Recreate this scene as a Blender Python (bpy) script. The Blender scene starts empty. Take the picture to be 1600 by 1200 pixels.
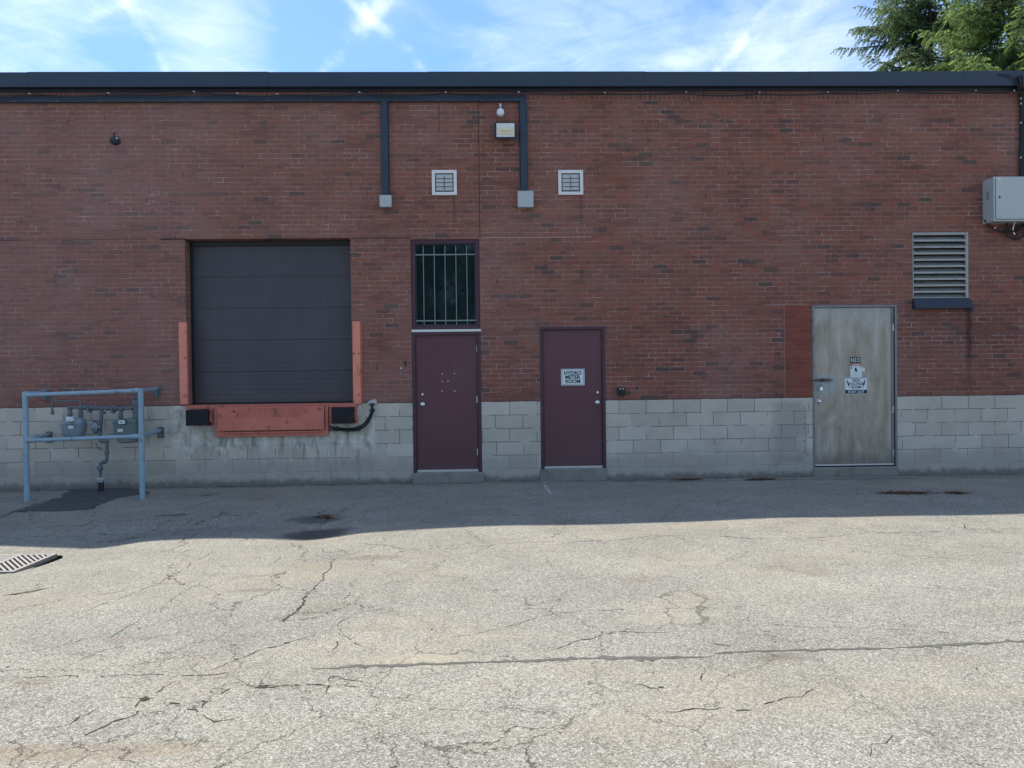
import bpy, math, random
import numpy as np
from mathutils import Vector, Matrix
random.seed(7); rng = np.random.default_rng(7)
scene = bpy.context.scene
col = scene.collection

# ------------------------------------------------------------------ camera
F, CD, CH = 1202.0, 11.9, 1.64              # focal length in px of the 1600 px photo, distance to the wall, eye height
YAW, PITCH, ROLL = .028, -.0131, .012
cf = np.array([math.sin(YAW)*math.cos(PITCH), math.cos(YAW)*math.cos(PITCH), math.sin(PITCH)])
r0 = np.array([math.cos(YAW), -math.sin(YAW), 0.]); u0 = np.cross(r0, cf)
cr = r0*math.cos(ROLL) - u0*math.sin(ROLL); cu = u0*math.cos(ROLL) + r0*math.sin(ROLL)
CC = np.array([0., -CD, CH])
cam = bpy.data.cameras.new("camera"); camo = bpy.data.objects.new("camera", cam); col.objects.link(camo)
cam.sensor_width = 36; cam.lens = F/1600*36; cam.clip_start = .05; cam.clip_end = 3000
camo.matrix_world = Matrix(((cr[0], cu[0], -cf[0], CC[0]), (cr[1], cu[1], -cf[1], CC[1]), (cr[2], cu[2], -cf[2], CC[2]), (0, 0, 0, 1)))
scene.camera = camo

# ------------------------------------------------------------------ sun, exposure
SUN_AZ = -28.0                              # degrees from +Y towards +X
SUN_T = 1.72                                # height / width of the building's shadow
SUN_EL = math.degrees(math.atan(SUN_T*math.cos(math.radians(SUN_AZ))))
sl = bpy.data.lights.new("sun", 'SUN'); sl.energy = 3.3; sl.angle = math.radians(.53); sl.color = (1, .945, .85)
so = bpy.data.objects.new("sun", sl); col.objects.link(so)
sd = Vector((math.sin(math.radians(SUN_AZ))*math.cos(math.radians(SUN_EL)), math.cos(math.radians(SUN_AZ))*math.cos(math.radians(SUN_EL)), math.sin(math.radians(SUN_EL))))
so.rotation_euler = sd.to_track_quat('Z', 'Y').to_euler(); so.location = (0, 20, 40)
vs = scene.view_settings
vs.view_transform = 'Standard'; vs.look = 'None'; vs.gamma = 1; vs.exposure = 0.95; vs.use_curve_mapping = False
SKY_STRENGTH = .15

# ------------------------------------------------------------------ node helper
class N:
    def __init__(s, tree): s.t = tree; s.n = tree.nodes; s.l = tree.links
    def put(s, sock, v):
        if v is None: return
        if hasattr(v, 'is_output') or isinstance(v, bpy.types.NodeSocket): s.l.new(v, sock)
        else:
            if isinstance(v, (tuple, list)) and len(v) == 3 and sock.type == 'RGBA': v = (*v, 1)
            sock.default_value = v
    def m(s, op, a, b=None, c=None, clamp=False):
        n = s.n.new('ShaderNodeMath'); n.operation = op; n.use_clamp = clamp
        for i, v in enumerate((a, b, c)): s.put(n.inputs[i], v)
        return n.outputs[0]
    def add(s, a, b): return s.m('ADD', a, b)
    def sub(s, a, b): return s.m('SUBTRACT', a, b)
    def mul(s, a, b): return s.m('MULTIPLY', a, b)
    def v(s, op, a, b=None, scale=None):
        n = s.n.new('ShaderNodeVectorMath'); n.operation = op; s.put(n.inputs[0], a)
        if b is not None: s.put(n.inputs[1], b)
        if scale is not None: s.put(n.inputs[3], scale)
        return n.outputs['Value'] if op in ('DOT_PRODUCT', 'LENGTH', 'DISTANCE') else n.outputs[0]
    def comb(s, x, y, z):
        n = s.n.new('ShaderNodeCombineXYZ')
        for i, v in enumerate((x, y, z)): s.put(n.inputs[i], v)
        return n.outputs[0]
    def sep(s, v):
        n = s.n.new('ShaderNodeSeparateXYZ'); s.put(n.inputs[0], v); return n.outputs
    def noise(s, vec, scale, detail=3, rough=.55, dist=0, out=0):
        n = s.n.new('ShaderNodeTexNoise'); s.put(n.inputs['Vector'], vec); n.inputs['Scale'].default_value = scale
        n.inputs['Detail'].default_value = detail; n.inputs['Roughness'].default_value = rough; n.inputs['Distortion'].default_value = dist
        return n.outputs[out]
    def vor(s, vec, scale, feature='F1', out='Color', rnd=1.):
        n = s.n.new('ShaderNodeTexVoronoi'); n.feature = feature; s.put(n.inputs['Vector'], vec); n.inputs['Scale'].default_value = scale
        n.inputs['Randomness'].default_value = rnd
        return n.outputs[out]
    def white(s, vec, out='Value'):
        n = s.n.new('ShaderNodeTexWhiteNoise'); n.noise_dimensions = '3D'; s.put(n.inputs['Vector'], vec); return n.outputs[out]
    def step(s, x, a, b, lo=0., hi=1.):
        n = s.n.new('ShaderNodeMapRange'); n.interpolation_type = 'SMOOTHSTEP'; s.put(n.inputs[0], x)
        for i, v in enumerate((a, b, lo, hi)): s.put(n.inputs[i+1], v)
        return n.outputs[0]
    def ramp(s, x, stops, interp='LINEAR'):
        n = s.n.new('ShaderNodeValToRGB'); n.color_ramp.interpolation = interp; e = n.color_ramp.elements
        while len(e) < len(stops): e.new(.5)
        for i, (p, c) in enumerate(stops):
            e[i].position = p; e[i].color = (*c, 1) if len(c) == 3 else c
        s.put(n.inputs[0], x); return n.outputs[0]
    def mix(s, f, a, b, blend='MIX'):
        n = s.n.new('ShaderNodeMix'); n.data_type = 'RGBA'; n.blend_type = blend
        s.put(n.inputs[0], f); s.put(n.inputs[6], a); s.put(n.inputs[7], b); return n.outputs[2]
    def box(s, u, w, x0, x1, z0, z1, e=.01):
        a = s.mul(s.step(u, x0-e, x0+e), s.step(u, x1+e, x1-e)) if False else s.mul(s.step(u, x0-e, x0+e), s.sub(1, s.step(u, x1-e, x1+e)))
        b = s.mul(s.step(w, z0-e, z0+e), s.sub(1, s.step(w, z1-e, z1+e)))
        return s.mul(a, b)
    def bump(s, h, strength=.5, dist=.01):
        n = s.n.new('ShaderNodeBump'); n.inputs['Strength'].default_value = strength; n.inputs['Distance'].default_value = dist
        s.put(n.inputs['Height'], h); return n.outputs[0]
    def pos(s):
        return s.n.new('ShaderNodeTexCoord').outputs['Object']

# ------------------------------------------------------------------ sky
world = bpy.data.worlds.new("World"); scene.world = world; world.use_nodes = True
g = N(world.node_tree); g.n.clear()
out = g.n.new('ShaderNodeOutputWorld'); bg = g.n.new('ShaderNodeBackground'); bg.inputs[1].default_value = SKY_STRENGTH
g.l.new(bg.outputs[0], out.inputs[0])
sky = g.n.new('ShaderNodeTexSky'); sky.sky_type = 'NISHITA'; sky.sun_disc = False
sky.sun_elevation = math.radians(SUN_EL); sky.sun_rotation = math.radians(SUN_AZ); sky.air_density = 1.0; sky.dust_density = .6; sky.ozone_density = 1.6
d = g.n.new('ShaderNodeTexCoord').outputs['Generated']
dx, dy, dz = g.sep(d)
# project the view direction on a flat cloud layer overhead
iz = g.m('DIVIDE', 1, g.m('MAXIMUM', dz, .06))
cx, cy = g.mul(dx, iz), g.mul(dy, iz)
P2 = g.comb(cx, cy, 0)
warp = g.v('SCALE', g.v('SUBTRACT', g.noise(P2, .9, 3, out=1), (.5, .5, .5)), scale=.9)
Pw = g.v('ADD', P2, warp)
def streak(ang, sx, sy, scale, det, rough):
    c_, s_ = math.cos(ang), math.sin(ang)
    wx, wy, _ = g.sep(Pw)
    a = g.add(g.mul(wx, c_), g.mul(wy, s_)); b = g.sub(g.mul(wy, c_), g.mul(wx, s_))
    return g.noise(g.comb(g.mul(a, sx), g.mul(b, sy), 3.7), scale, det, rough)
n1 = g.noise(Pw, .85, 4, .55); n2 = streak(1.05, .35, 2.2, 1.6, 6, .62); n3 = streak(-.5, .3, 2.4, 1.7, 6, .62)
cov = g.add(g.add(g.mul(n1, .55), g.mul(n2, .42)), g.mul(n3, .25))
def hole(azd, eld, ra, re, k):                     # a gap of open blue between the cirrus, at a compass direction
    az, el = math.radians(azd), math.radians(eld)
    v0 = (math.sin(az)*math.cos(el), math.cos(az)*math.cos(el), math.sin(el)); h = (math.cos(az), -math.sin(az), 0)
    w = np.cross(h, v0)
    a = g.m('DIVIDE', g.v('DOT_PRODUCT', d, h), math.radians(ra)); b = g.m('DIVIDE', g.v('DOT_PRODUCT', d, tuple(float(q) for q in w)), math.radians(re))
    r2 = g.add(g.mul(a, a), g.mul(b, b))
    return g.mul(g.m('POWER', 2.718, g.mul(r2, -1)), k)
for args in ((-13, 23, 2.2, 4.5, -.22), (-24.6, 20.6, 2.6, 1.6, -.22), (-5, 23.5, 4, 3, -.15), (-8.5, 21, 3, 1.6, -.05), (-19.5, 23, 3.6, 4, .12), (-31, 23, 4.5, 4.5, .10), (6, 22, 5, 4, .08), (21, 22, 6, 5, .13), (17.5, 25, 3, 1.6, -.07)):
    cov = g.add(cov, hole(*args))
def trail(p, q, width, k):                         # an old contrail: a great circle through two directions
    a = [np.array([math.sin(math.radians(z[0]))*math.cos(math.radians(z[1])), math.cos(math.radians(z[0]))*math.cos(math.radians(z[1])), math.sin(math.radians(z[1]))]) for z in (p, q)]
    nn = np.cross(a[0], a[1]); nn /= np.linalg.norm(nn)
    wob = g.add(g.mul(g.sub(g.noise(d, 9, 5, .65), .5), .045), g.mul(g.sub(g.noise(d, 40, 3, .6), .5), .005))
    dist = g.m('ABSOLUTE', g.add(g.v('DOT_PRODUCT', d, tuple(float(x) for x in nn)), wob))
    mid = (a[0]+a[1])/2; mid /= np.linalg.norm(mid); half = math.acos(float(np.clip(np.dot(mid, a[0]), -1, 1)))
    along = g.v('DOT_PRODUCT', d, tuple(float(x) for x in mid))
    return g.mul(g.mul(g.sub(1, g.step(dist, 0, width)), g.step(along, math.cos(half*1.25), math.cos(half*.8))), g.mul(k, g.step(g.noise(d, 20, 4, .65), .30, .66)))
for args in (((-12.6, 20), (-6.0, 27), .018, .24), ((-11.5, 26.5), (-4.5, 21.5), .012, .20), ((-26, 26), (-21.6, 19), .009, .15), ((21.8, 26), (16, 19.5), .009, .14), ((28, 25), (10, 20), .022, .10), ((-27.5, 22), (-22.5, 25), .008, .10)):
    cov = g.add(cov, trail(*args))
# extra cloud added in the unseen sky behind the camera, as neutral shade fill
cov = g.add(cov, g.sub(.03, g.step(dy, -.25, .25, 0, .03)))
cov = g.add(cov, g.mul(g.sub(g.noise(Pw, 7, 6, .7), .5), .22))
cl = g.step(cov, .47, .97)
skyc = g.mix(g.mul(cl, .88), g.mix(1, sky.outputs[0], (.40, .54, .745, 1), 'MULTIPLY'), (3.9, 4.4, 4.65, 1))
g.l.new(skyc, bg.inputs[0])

# ------------------------------------------------------------------ positions on the wall, on the ground, heights
def ray(x, y): return cf*F + cr*(x-800) - cu*(y-600)
def W(x, y, Y=0.):                                # a point of the photo measured on a plane parallel to the wall
    dd = ray(x, y); t = (Y-CC[1])/dd[1]; p = CC+dd*t; return float(p[0]), float(p[2])
def WX(x, y=600, Y=0.): return W(x, y, Y)[0]
def WZ(y, x=800, Y=0.): return W(x, y, Y)[1]
PX = np.array([-12, -6, -5.0, -4.4, -4.13, -3.9, -3.6, -3.1, -2.3, -1.94, -1.67, -1.4, -.8, -.27, .2, 1.6, 2.95, 4.3, 5.7, 12])
PZ = np.array([-.05, -.06, -.07, -.095, -.115, -.09, -.052, -.048, -.062, -.082, -.055, -.024, .005, .018, .024, .034, .048, .052, .05, .04])
BX = np.array([-12, -7.5, -4.9, -1.2, -.2, 2.3, 5, 8.4, 12]); BZ = np.array([-.05, -.046, -.03, -.02, -.018, -.032, -.014, -.045, -.05])
QX = np.array([-12, -5, 0, 5, 12]); QZ = np.array([-.07, -.06, .0, .045, .04])
def hz(x, y):
    x = np.clip(x, -12, 12); pr = np.interp(x, PX, PZ)
    pr = (pr + np.interp(x-.12, PX, PZ) + np.interp(x+.12, PX, PZ) + np.interp(x-.06, PX, PZ) + np.interp(x+.06, PX, PZ))/5
    br = np.interp(x, QX, QZ); b = np.interp(x, BX, BZ)
    t = np.clip(-y/3., 0, 1); t = t*t*(3-2*t)
    base = b*(1-t) + br*t
    z = base + (pr-br)*np.exp(-((y+3.8)/1.1)**2)
    f = np.clip((-y)/1., 0, 1)
    z = z + f*.004*(np.sin(x*2.1+y*1.3)+np.sin(x*1.1-y*2.3+1)+.6*np.sin(x*4.3+y*3.1))
    z = z + f*np.exp(-((y+9)/3.)**2)*.006*np.sin(x*1.7+.4)*np.sin(y*2.2)
    # shallow dish around the drain
    z = z - .02*np.exp(-(((x+4.5)/.8)**2+((y+4.55)/.7)**2))
    return np.where(y > .02, -.06, z)
def G(x, y, lift=0.):
    z = 0.
    for _ in range(6):
        dd = ray(x, y); t = (z-CC[2])/dd[2]; p = CC+dd*t; z = float(hz(p[0], p[1]))
    return np.array([p[0], p[1], z+lift])

# ------------------------------------------------------------------ mesh helper
class MB:
    def __init__(s): s.v = []; s.f = []
    def box(s, x0, x1, y0, y1, z0, z1):
        b = len(s.v)
        s.v += [(x0, y0, z0), (x1, y0, z0), (x1, y1, z0), (x0, y1, z0), (x0, y0, z1), (x1, y0, z1), (x1, y1, z1), (x0, y1, z1)]
        s.f += [tuple(b+i for i in q) for q in ((3, 2, 1, 0), (4, 5, 6, 7), (0, 1, 5, 4), (1, 2, 6, 5), (2, 3, 7, 6), (3, 0, 4, 7))]
        return s
    def hexa(s, pts):                             # 8 corners ordered like box
        b = len(s.v); s.v += [tuple(p) for p in pts]
        s.f += [tuple(b+i for i in q) for q in ((3, 2, 1, 0), (4, 5, 6, 7), (0, 1, 5, 4), (1, 2, 6, 5), (2, 3, 7, 6), (3, 0, 4, 7))]
        return s
    def tube(s, pts, r, n=12, caps=True):
        pts = [Vector(p) for p in pts]; rs = r if isinstance(r, (list, tuple)) else [r]*len(pts)
        tang = []
        for i in range(len(pts)):
            a = pts[max(i-1, 0)]; c = pts[min(i+1, len(pts)-1)]
            tang.append((c-a).normalized() if (c-a).length > 1e-9 else Vector((0, 0, 1)))
        up = Vector((0, 0, 1)) if abs(tang[0].z) < .9 else Vector((1, 0, 0))
        b = len(s.v); nrm = (up - tang[0]*up.dot(tang[0])).normalized()
        for i, p in enumerate(pts):
            nrm = (nrm - tang[i]*nrm.dot(tang[i])).normalized(); bn = tang[i].cross(nrm)
            for k in range(n):
                a = 2*math.pi*k/n; s.v.append(tuple(p + (nrm*math.cos(a)+bn*math.sin(a))*rs[i]))
        for i in range(len(pts)-1):
            for k in range(n):
                k2 = (k+1) % n; s.f.append((b+i*n+k, b+i*n+k2, b+(i+1)*n+k2, b+(i+1)*n+k))
        if caps:
            s.f.append(tuple(b+k for k in reversed(range(n)))); s.f.append(tuple(b+(len(pts)-1)*n+k for k in range(n)))
        return s
    def lathe(s, c, axis, prof, n=24):            # prof: (distance along axis, radius)
        ax = Vector(axis).normalized(); c = Vector(c)
        return s.tube_prof([c+ax*a for a, r in prof], [r for a, r in prof], ax, n)
    def tube_prof(s, pts, rs, ax, n):
        up = Vector((0, 0, 1)) if abs(ax.z) < .9 else Vector((1, 0, 0))
        nrm = (up-ax*up.dot(ax)).normalized(); bn = ax.cross(nrm); b = len(s.v)
        for p, r in zip(pts, rs):
            for k in range(n):
                a = 2*math.pi*k/n; s.v.append(tuple(p+(nrm*math.cos(a)+bn*math.sin(a))*max(r, 1e-4)))
        for i in range(len(pts)-1):
            for k in range(n):
                k2 = (k+1) % n; s.f.append((b+i*n+k, b+i*n+k2, b+(i+1)*n+k2, b+(i+1)*n+k))
        s.f.append(tuple(b+k for k in reversed(range(n)))); s.f.append(tuple(b+(len(pts)-1)*n+k for k in range(n)))
        return s
    def prism_xz(s, poly, y0, y1):                # polygon in the wall plane, given thickness (y0 nearer the camera)
        b = len(s.v); n = len(poly)
        s.v += [(x, y0, z) for x, z in poly] + [(x, y1, z) for x, z in poly]
        s.f.append(tuple(b+i for i in range(n))); s.f.append(tuple(b+n+i for i in reversed(range(n))))
        for i in range(n):
            j = (i+1) % n; s.f.append((b+i, b+n+i, b+n+j, b+j))
        return s
    def build(s, name, mat, parent=None, bev=0, smooth=False, ang=35, seg=2):
        me = bpy.data.meshes.new(name); me.from_pydata(s.v, [], s.f); me.update()
        if smooth:
            me.shade_smooth()
            me.set_sharp_from_angle(angle=math.radians(ang))
        me.materials.append(mat)
        o = bpy.data.objects.new(name, me); col.objects.link(o)
        if parent is not None:
            o.parent = parent
            o.matrix_parent_inverse = world_of(parent).inverted()
        if bev:
            m = o.modifiers.new("bevel", 'BEVEL'); m.width = bev; m.segments = seg; m.limit_method = 'ANGLE'; m.angle_limit = math.radians(40)
            m.harden_normals = False
        return o
def world_of(o):
    return Matrix.Translation(o.location) if o.type == 'EMPTY' else Matrix.Identity(4)
def tag(o, label=None, cat=None, group=None, kind=None):
    if label: o['label'] = label
    if cat: o['category'] = cat
    if group: o['group'] = group
    if kind: o['kind'] = kind
    return o
def thing(name, loc, label, cat, group=None):
    o = bpy.data.objects.new(name, None); o.location = loc; o.empty_display_size = .2; col.objects.link(o)
    return tag(o, label, cat, group)
def npmesh(name, v, f, mat, parent=None, tint=None):
    me = bpy.data.meshes.new(name); nv, nf, k = len(v), len(f), f.shape[1]
    me.vertices.add(nv); me.vertices.foreach_set('co', v.astype(np.float32).ravel())
    me.loops.add(nf*k); me.loops.foreach_set('vertex_index', f.astype(np.int32).ravel())
    me.polygons.add(nf); me.polygons.foreach_set('loop_start', np.arange(nf, dtype=np.int32)*k)
    me.update(calc_edges=True); me.validate()
    if tint is not None:
        a = me.attributes.new('tint', 'FLOAT', 'POINT'); a.data.foreach_set('value', tint.astype(np.float32))
    me.materials.append(mat); o = bpy.data.objects.new(name, me); col.objects.link(o)
    if parent is not None: o.parent = parent; o.matrix_parent_inverse = world_of(parent).inverted()
    return o

# ------------------------------------------------------------------ materials
def new_mat(name):
    m = bpy.data.materials.new(name); m.use_nodes = True; gg = N(m.node_tree); b = m.node_tree.nodes['Principled BSDF']
    return m, gg, b
def paint(name, c, rough=.5, metal=0., var=.12, scale=6., bump=.15, dirt=None, dirt_amt=.5, spec=.5, fine=90):
    m, gg, b = new_mat(name); p = gg.pos()
    n = gg.noise(p, scale, 5, .6); n2 = gg.noise(p, fine, 3, .6)
    k = gg.add(gg.mul(gg.sub(n, .5), var*2.4), gg.mul(gg.sub(n2, .5), var*.9))
    cc = gg.mix(1, c, gg.v('SCALE', (1, 1, 1), scale=gg.add(1, k)), 'MULTIPLY')
    if dirt: cc = gg.mix(gg.mul(gg.step(gg.noise(p, scale*.8, 6, .65, .4), .52, .72), dirt_amt), cc, dirt)
    gg.put(b.inputs['Base Color'], cc); gg.put(b.inputs['Roughness'], gg.add(rough-.08, gg.mul(n, .16))); b.inputs['Metallic'].default_value = metal
    b.inputs['Specular IOR Level'].default_value = spec
    gg.put(b.inputs['Normal'], gg.bump(gg.add(n2, gg.mul(n, .5)), bump, .002))
    return m

# brick: courses of long clay bricks, individual tints, mortar, soldier course on top, joints and stains where the photo has them
BZ0, BH, BL = 1.215, .0724, .232
def brick_mat():
    m, gg, b = new_mat("red_brick"); p = gg.pos(); x, y, z = gg.sep(p)
    u = gg.add(x, y)
    wob = gg.mul(gg.sub(gg.noise(p, 9, 3), .5), .006); wob2 = gg.mul(gg.sub(gg.noise(gg.v('ADD', p, (5, 3, 1)), 40, 2), .5), .006)
    zz = gg.add(gg.sub(z, BZ0), gg.add(wob, wob2))
    r = gg.m('DIVIDE', zz, BH); row = gg.m('FLOOR', r); fz = gg.sub(r, row)
    odd = gg.m('MODULO', gg.m('ABSOLUTE', row), 2)
    uo = gg.m('DIVIDE', gg.add(u, wob2), BL)
    rj = gg.mul(gg.sub(gg.white(gg.comb(row, 3.3, 1.7)), .5), .22)
    uu = gg.add(gg.add(uo, gg.mul(odd, .5)), rj)
    cell = gg.m('FLOOR', uu)
    cj = gg.mul(gg.sub(gg.white(gg.comb(cell, row, 8.1)), .5), .10)
    fu = gg.sub(uu, cell)
    du = gg.mul(gg.m('MINIMUM', gg.m('ABSOLUTE', gg.sub(fu, gg.add(0, 0))), gg.m('ABSOLUTE', gg.sub(1, fu))), BL)
    dzz = gg.mul(gg.m('MINIMUM', fz, gg.sub(1, fz)), BH)
    # soldier course
    ST = BZ0+64*BH
    sold = gg.step(z, ST-.001, ST+.001)
    us = gg.m('DIVIDE', gg.add(u, wob2), BH+.003); cs = gg.m('FLOOR', us); fs = gg.sub(us, cs)
    ds = gg.m('MINIMUM', gg.mul(gg.m('MINIMUM', fs, gg.sub(1, fs)), BH), gg.m('ABSOLUTE', gg.sub(z, ST)))
    dist = gg.m('MINIMUM', du, dzz)
    dist = gg.add(gg.mul(dist, gg.sub(1, sold)), gg.mul(ds, sold))
    cid = gg.comb(gg.add(gg.mul(cell, gg.sub(1, sold)), gg.mul(cs, sold)), gg.add(gg.mul(row, gg.sub(1, sold)), gg.mul(200, sold)), .5)
    rnd = gg.white(cid); rc = gg.white(gg.v('ADD', cid, (17, 5, 3)))
    big = gg.noise(gg.comb(gg.mul(x, .8), y, gg.mul(z, 1.6)), 1.0, 4, .6)
    # share of burnt dark bricks varies over the wall
    thr = gg.add(.025, gg.mul(gg.step(big, .44, .72), .16))
    burnt = gg.m('LESS_THAN', rnd, thr)
    body = gg.ramp(rc, [(0, (.175, .080, .062)), (.2, (.210, .084, .063)), (.4, (.225, .096, .073)), (.6, (.246, .094, .066)), (.8, (.262, .100, .068)), (1, (.220, .108, .084))])
    dark = gg.ramp(rc, [(0, (.105, .072, .064)), (.5, (.125, .074, .062)), (1, (.145, .070, .056))])
    br = gg.mix(burnt, body, dark)
    br = gg.mix(1, br, gg.v('SCALE', (1, 1, 1), scale=gg.add(.80, gg.mul(gg.noise(gg.comb(gg.mul(x, .7), 1, gg.mul(z, 1.5)), 1.3, 5, .65), .34))), 'MULTIPLY')
    br = gg.mix(1, br, gg.v('SCALE', (1, 1, 1), scale=gg.add(.80, gg.mul(gg.noise(p, 26, 5, .65), .42))), 'MULTIPLY')
    # streaked wire-cut face
    br = gg.mix(1, br, gg.v('SCALE', (1, 1, 1), scale=gg.add(.86, gg.mul(gg.noise(gg.comb(gg.mul(x, 7), y, gg.mul(z, 60)), 3, 3, .6), .28))), 'MULTIPLY')
    # runoff from the roof edge, faint and uneven
    ro = gg.mul(gg.step(gg.noise(gg.comb(gg.mul(x, 3.5), y, gg.mul(z, .35)), 1.4, 5, .7), .52, .72), gg.step(z, 2.2, 5.6, .2, 1))
    br = gg.mix(gg.mul(ro, .22), br, (.060, .045, .042))
    er = gg.mul(gg.box(gg.add(x, gg.mul(gg.sub(gg.noise(p, 3, 4), .5), .5)), gg.add(z, gg.mul(gg.sub(gg.noise(p, 4, 4), .5), .4)), 6.45, 8.3, 1.95, 2.68, .12), .38)
    br = gg.mix(er, br, (.115, .052, .044))
    # dusty bloom in broad clouds, plus pale lens haze painted in towards the left
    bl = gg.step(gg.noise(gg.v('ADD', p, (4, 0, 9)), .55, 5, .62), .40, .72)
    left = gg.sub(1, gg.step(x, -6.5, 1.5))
    bloom_haze = gg.m('MINIMUM', gg.add(gg.mul(bl, .36), gg.mul(left, .24)), 1)
    br = gg.mix(bloom_haze, br, (.305, .195, .172))
    # the clean red repair beside the steel door
    rep = gg.box(x, z, 4.60, 5.03, 1.2, 2.665, .006)
    br = gg.mix(gg.mul(rep, .85), br, gg.ramp(rc, [(0, (.205, .060, .042)), (1, (.250, .072, .048))]))
    mort = gg.ramp(gg.noise(p, 5, 4, .6), [(.3, (.27, .175, .145)), (.5, (.37, .255, .22)), (.7, (.52, .40, .35))])
    mortvis = gg.step(gg.noise(gg.v('ADD', p, (9, 1, 2)), 3.4, 4, .65), .36, .66, .28, .82)
    mw = gg.add(.0044, gg.mul(gg.noise(p, 7, 2), .0022))
    mort = gg.mix(gg.mul(gg.step(gg.noise(gg.comb(gg.mul(x, .5), 3.1, gg.mul(z, 3.2)), 1.6, 5, .7), .54, .60), .75), mort, (.075, .046, .040))
    mm = gg.mul(gg.sub(1, gg.step(dist, gg.sub(mw, .0015), gg.add(mw, .0015))), mortvis)
    mm = gg.mul(mm, gg.sub(1, gg.mul(rep, .7)))
    c = gg.mix(mm, br, mort)
    # open dark joints here and there
    openj = gg.mul(gg.m('LESS_THAN', gg.white(gg.v('ADD', cid, (3, 40, 3))), .018), gg.mul(gg.m('LESS_THAN', fu, .045), gg.sub(1, sold)))
    c = gg.mix(gg.mul(openj, .85), c, (.02, .016, .016))
    def line_z(zc, w, x0, x1, f, colr):
        k = gg.mul(gg.sub(1, gg.step(gg.m('ABSOLUTE', gg.sub(gg.add(z, wob), zc)), w*.6, w*1.2)), gg.mul(gg.step(x, x0-.005, x0+.005), gg.sub(1, gg.step(x, x1-.005, x1+.005))))
        return gg.mix(gg.mul(k, f), c, colr)
    def line_x(xc, w, z0, z1, f, colr, amp=1.):
        k = gg.mul(gg.sub(1, gg.step(gg.m('ABSOLUTE', gg.sub(gg.add(x, gg.mul(wob2, amp)), xc)), w*.6, w*1.2)), gg.mul(gg.step(z, z0-.005, z0+.005), gg.sub(1, gg.step(z, z1-.005, z1+.005))))
        return gg.mix(gg.mul(k, f), c, colr)
    c = line_z(3.757, .006, -16, -5.2, .7, (.05, .04, .042)); c = line_z(3.757, .012, -5.0, -4.62, .9, (.02, .018, .02))
    c = line_z(3.752, .010, -2.11, -1.2, .8, (.03, .026, .028)); c = line_z(3.745, .006, -.1, 1.6, .8, (.40, .33, .31))
    c = line_z(2.675, .004, 4.3, 5.0, .8, (.38, .28, .26)); c = line_z(2.67, .005, 6.38, 6.65, .7, (.03, .03, .03))
    c = line_z(1.219, .007, -16, 16, .6, (.06, .045, .045))
    c = line_x(-.135, .006, 3.745, 5.84, .9, (.035, .022, .024), .5); c = line_x(-.737, .005, 5.38, 5.84, .85, (.02, .015, .015), 3.5)
    c = line_x(4.60, .005, 1.22, 2.66, .9, (.30, .20, .18), .5)
    c = line_x(-1.20, .006, 2.9, 3.74, .5, (.03, .02, .02), 1.)
    # rain streak under the end of the louvre sill, faint ones under the small vents
    st = gg.mul(gg.sub(1, gg.step(gg.m('ABSOLUTE', gg.sub(gg.add(x, gg.mul(gg.sub(gg.noise(p, 5, 3), .5), .05)), 7.53)), .01, .07)), gg.mul(gg.step(z, 1.25, 2.2, .15, 1), gg.sub(1, gg.step(z, 2.60, 2.63))))
    c = gg.mix(gg.mul(st, gg.add(.35, gg.mul(gg.noise(p, 12, 4), .7))), c, (.022, .019, .02))
    for vx, vz in ((-.53, 4.40), (1.43, 4.40)):
        st = gg.mul(gg.sub(1, gg.step(gg.m('ABSOLUTE', gg.sub(gg.add(x, gg.mul(wob, 4)), vx)), .005, .04)), gg.mul(gg.step(z, vz-.75, vz-.1, 0, 1), gg.sub(1, gg.step(z, vz-.02, vz))))
        c = gg.mix(gg.mul(st, .45), c, (.06, .04, .04))
    # salt bloom left of the dock
    sp = gg.mul(gg.box(gg.add(x, gg.mul(wob2, 6)), gg.add(z, gg.mul(wob2, 8)), -5.22, -5.02, 4.15, 4.55, .06), gg.step(gg.noise(p, 22, 4, .7), .55, .62))
    c = gg.mix(gg.mul(sp, .6), c, (.6, .52, .48))
    gg.put(b.inputs['Base Color'], c); b.inputs['Roughness'].default_value = .88; b.inputs['Specular IOR Level'].default_value = .25
    hgt = gg.add(gg.mul(gg.step(dist, .002, .008), 1.), gg.add(gg.mul(gg.noise(p, 120, 3, .6), .22), gg.mul(rnd, .25)))
    gg.put(b.inputs['Normal'], gg.bump(hgt, .55, .006))
    return m

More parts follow.
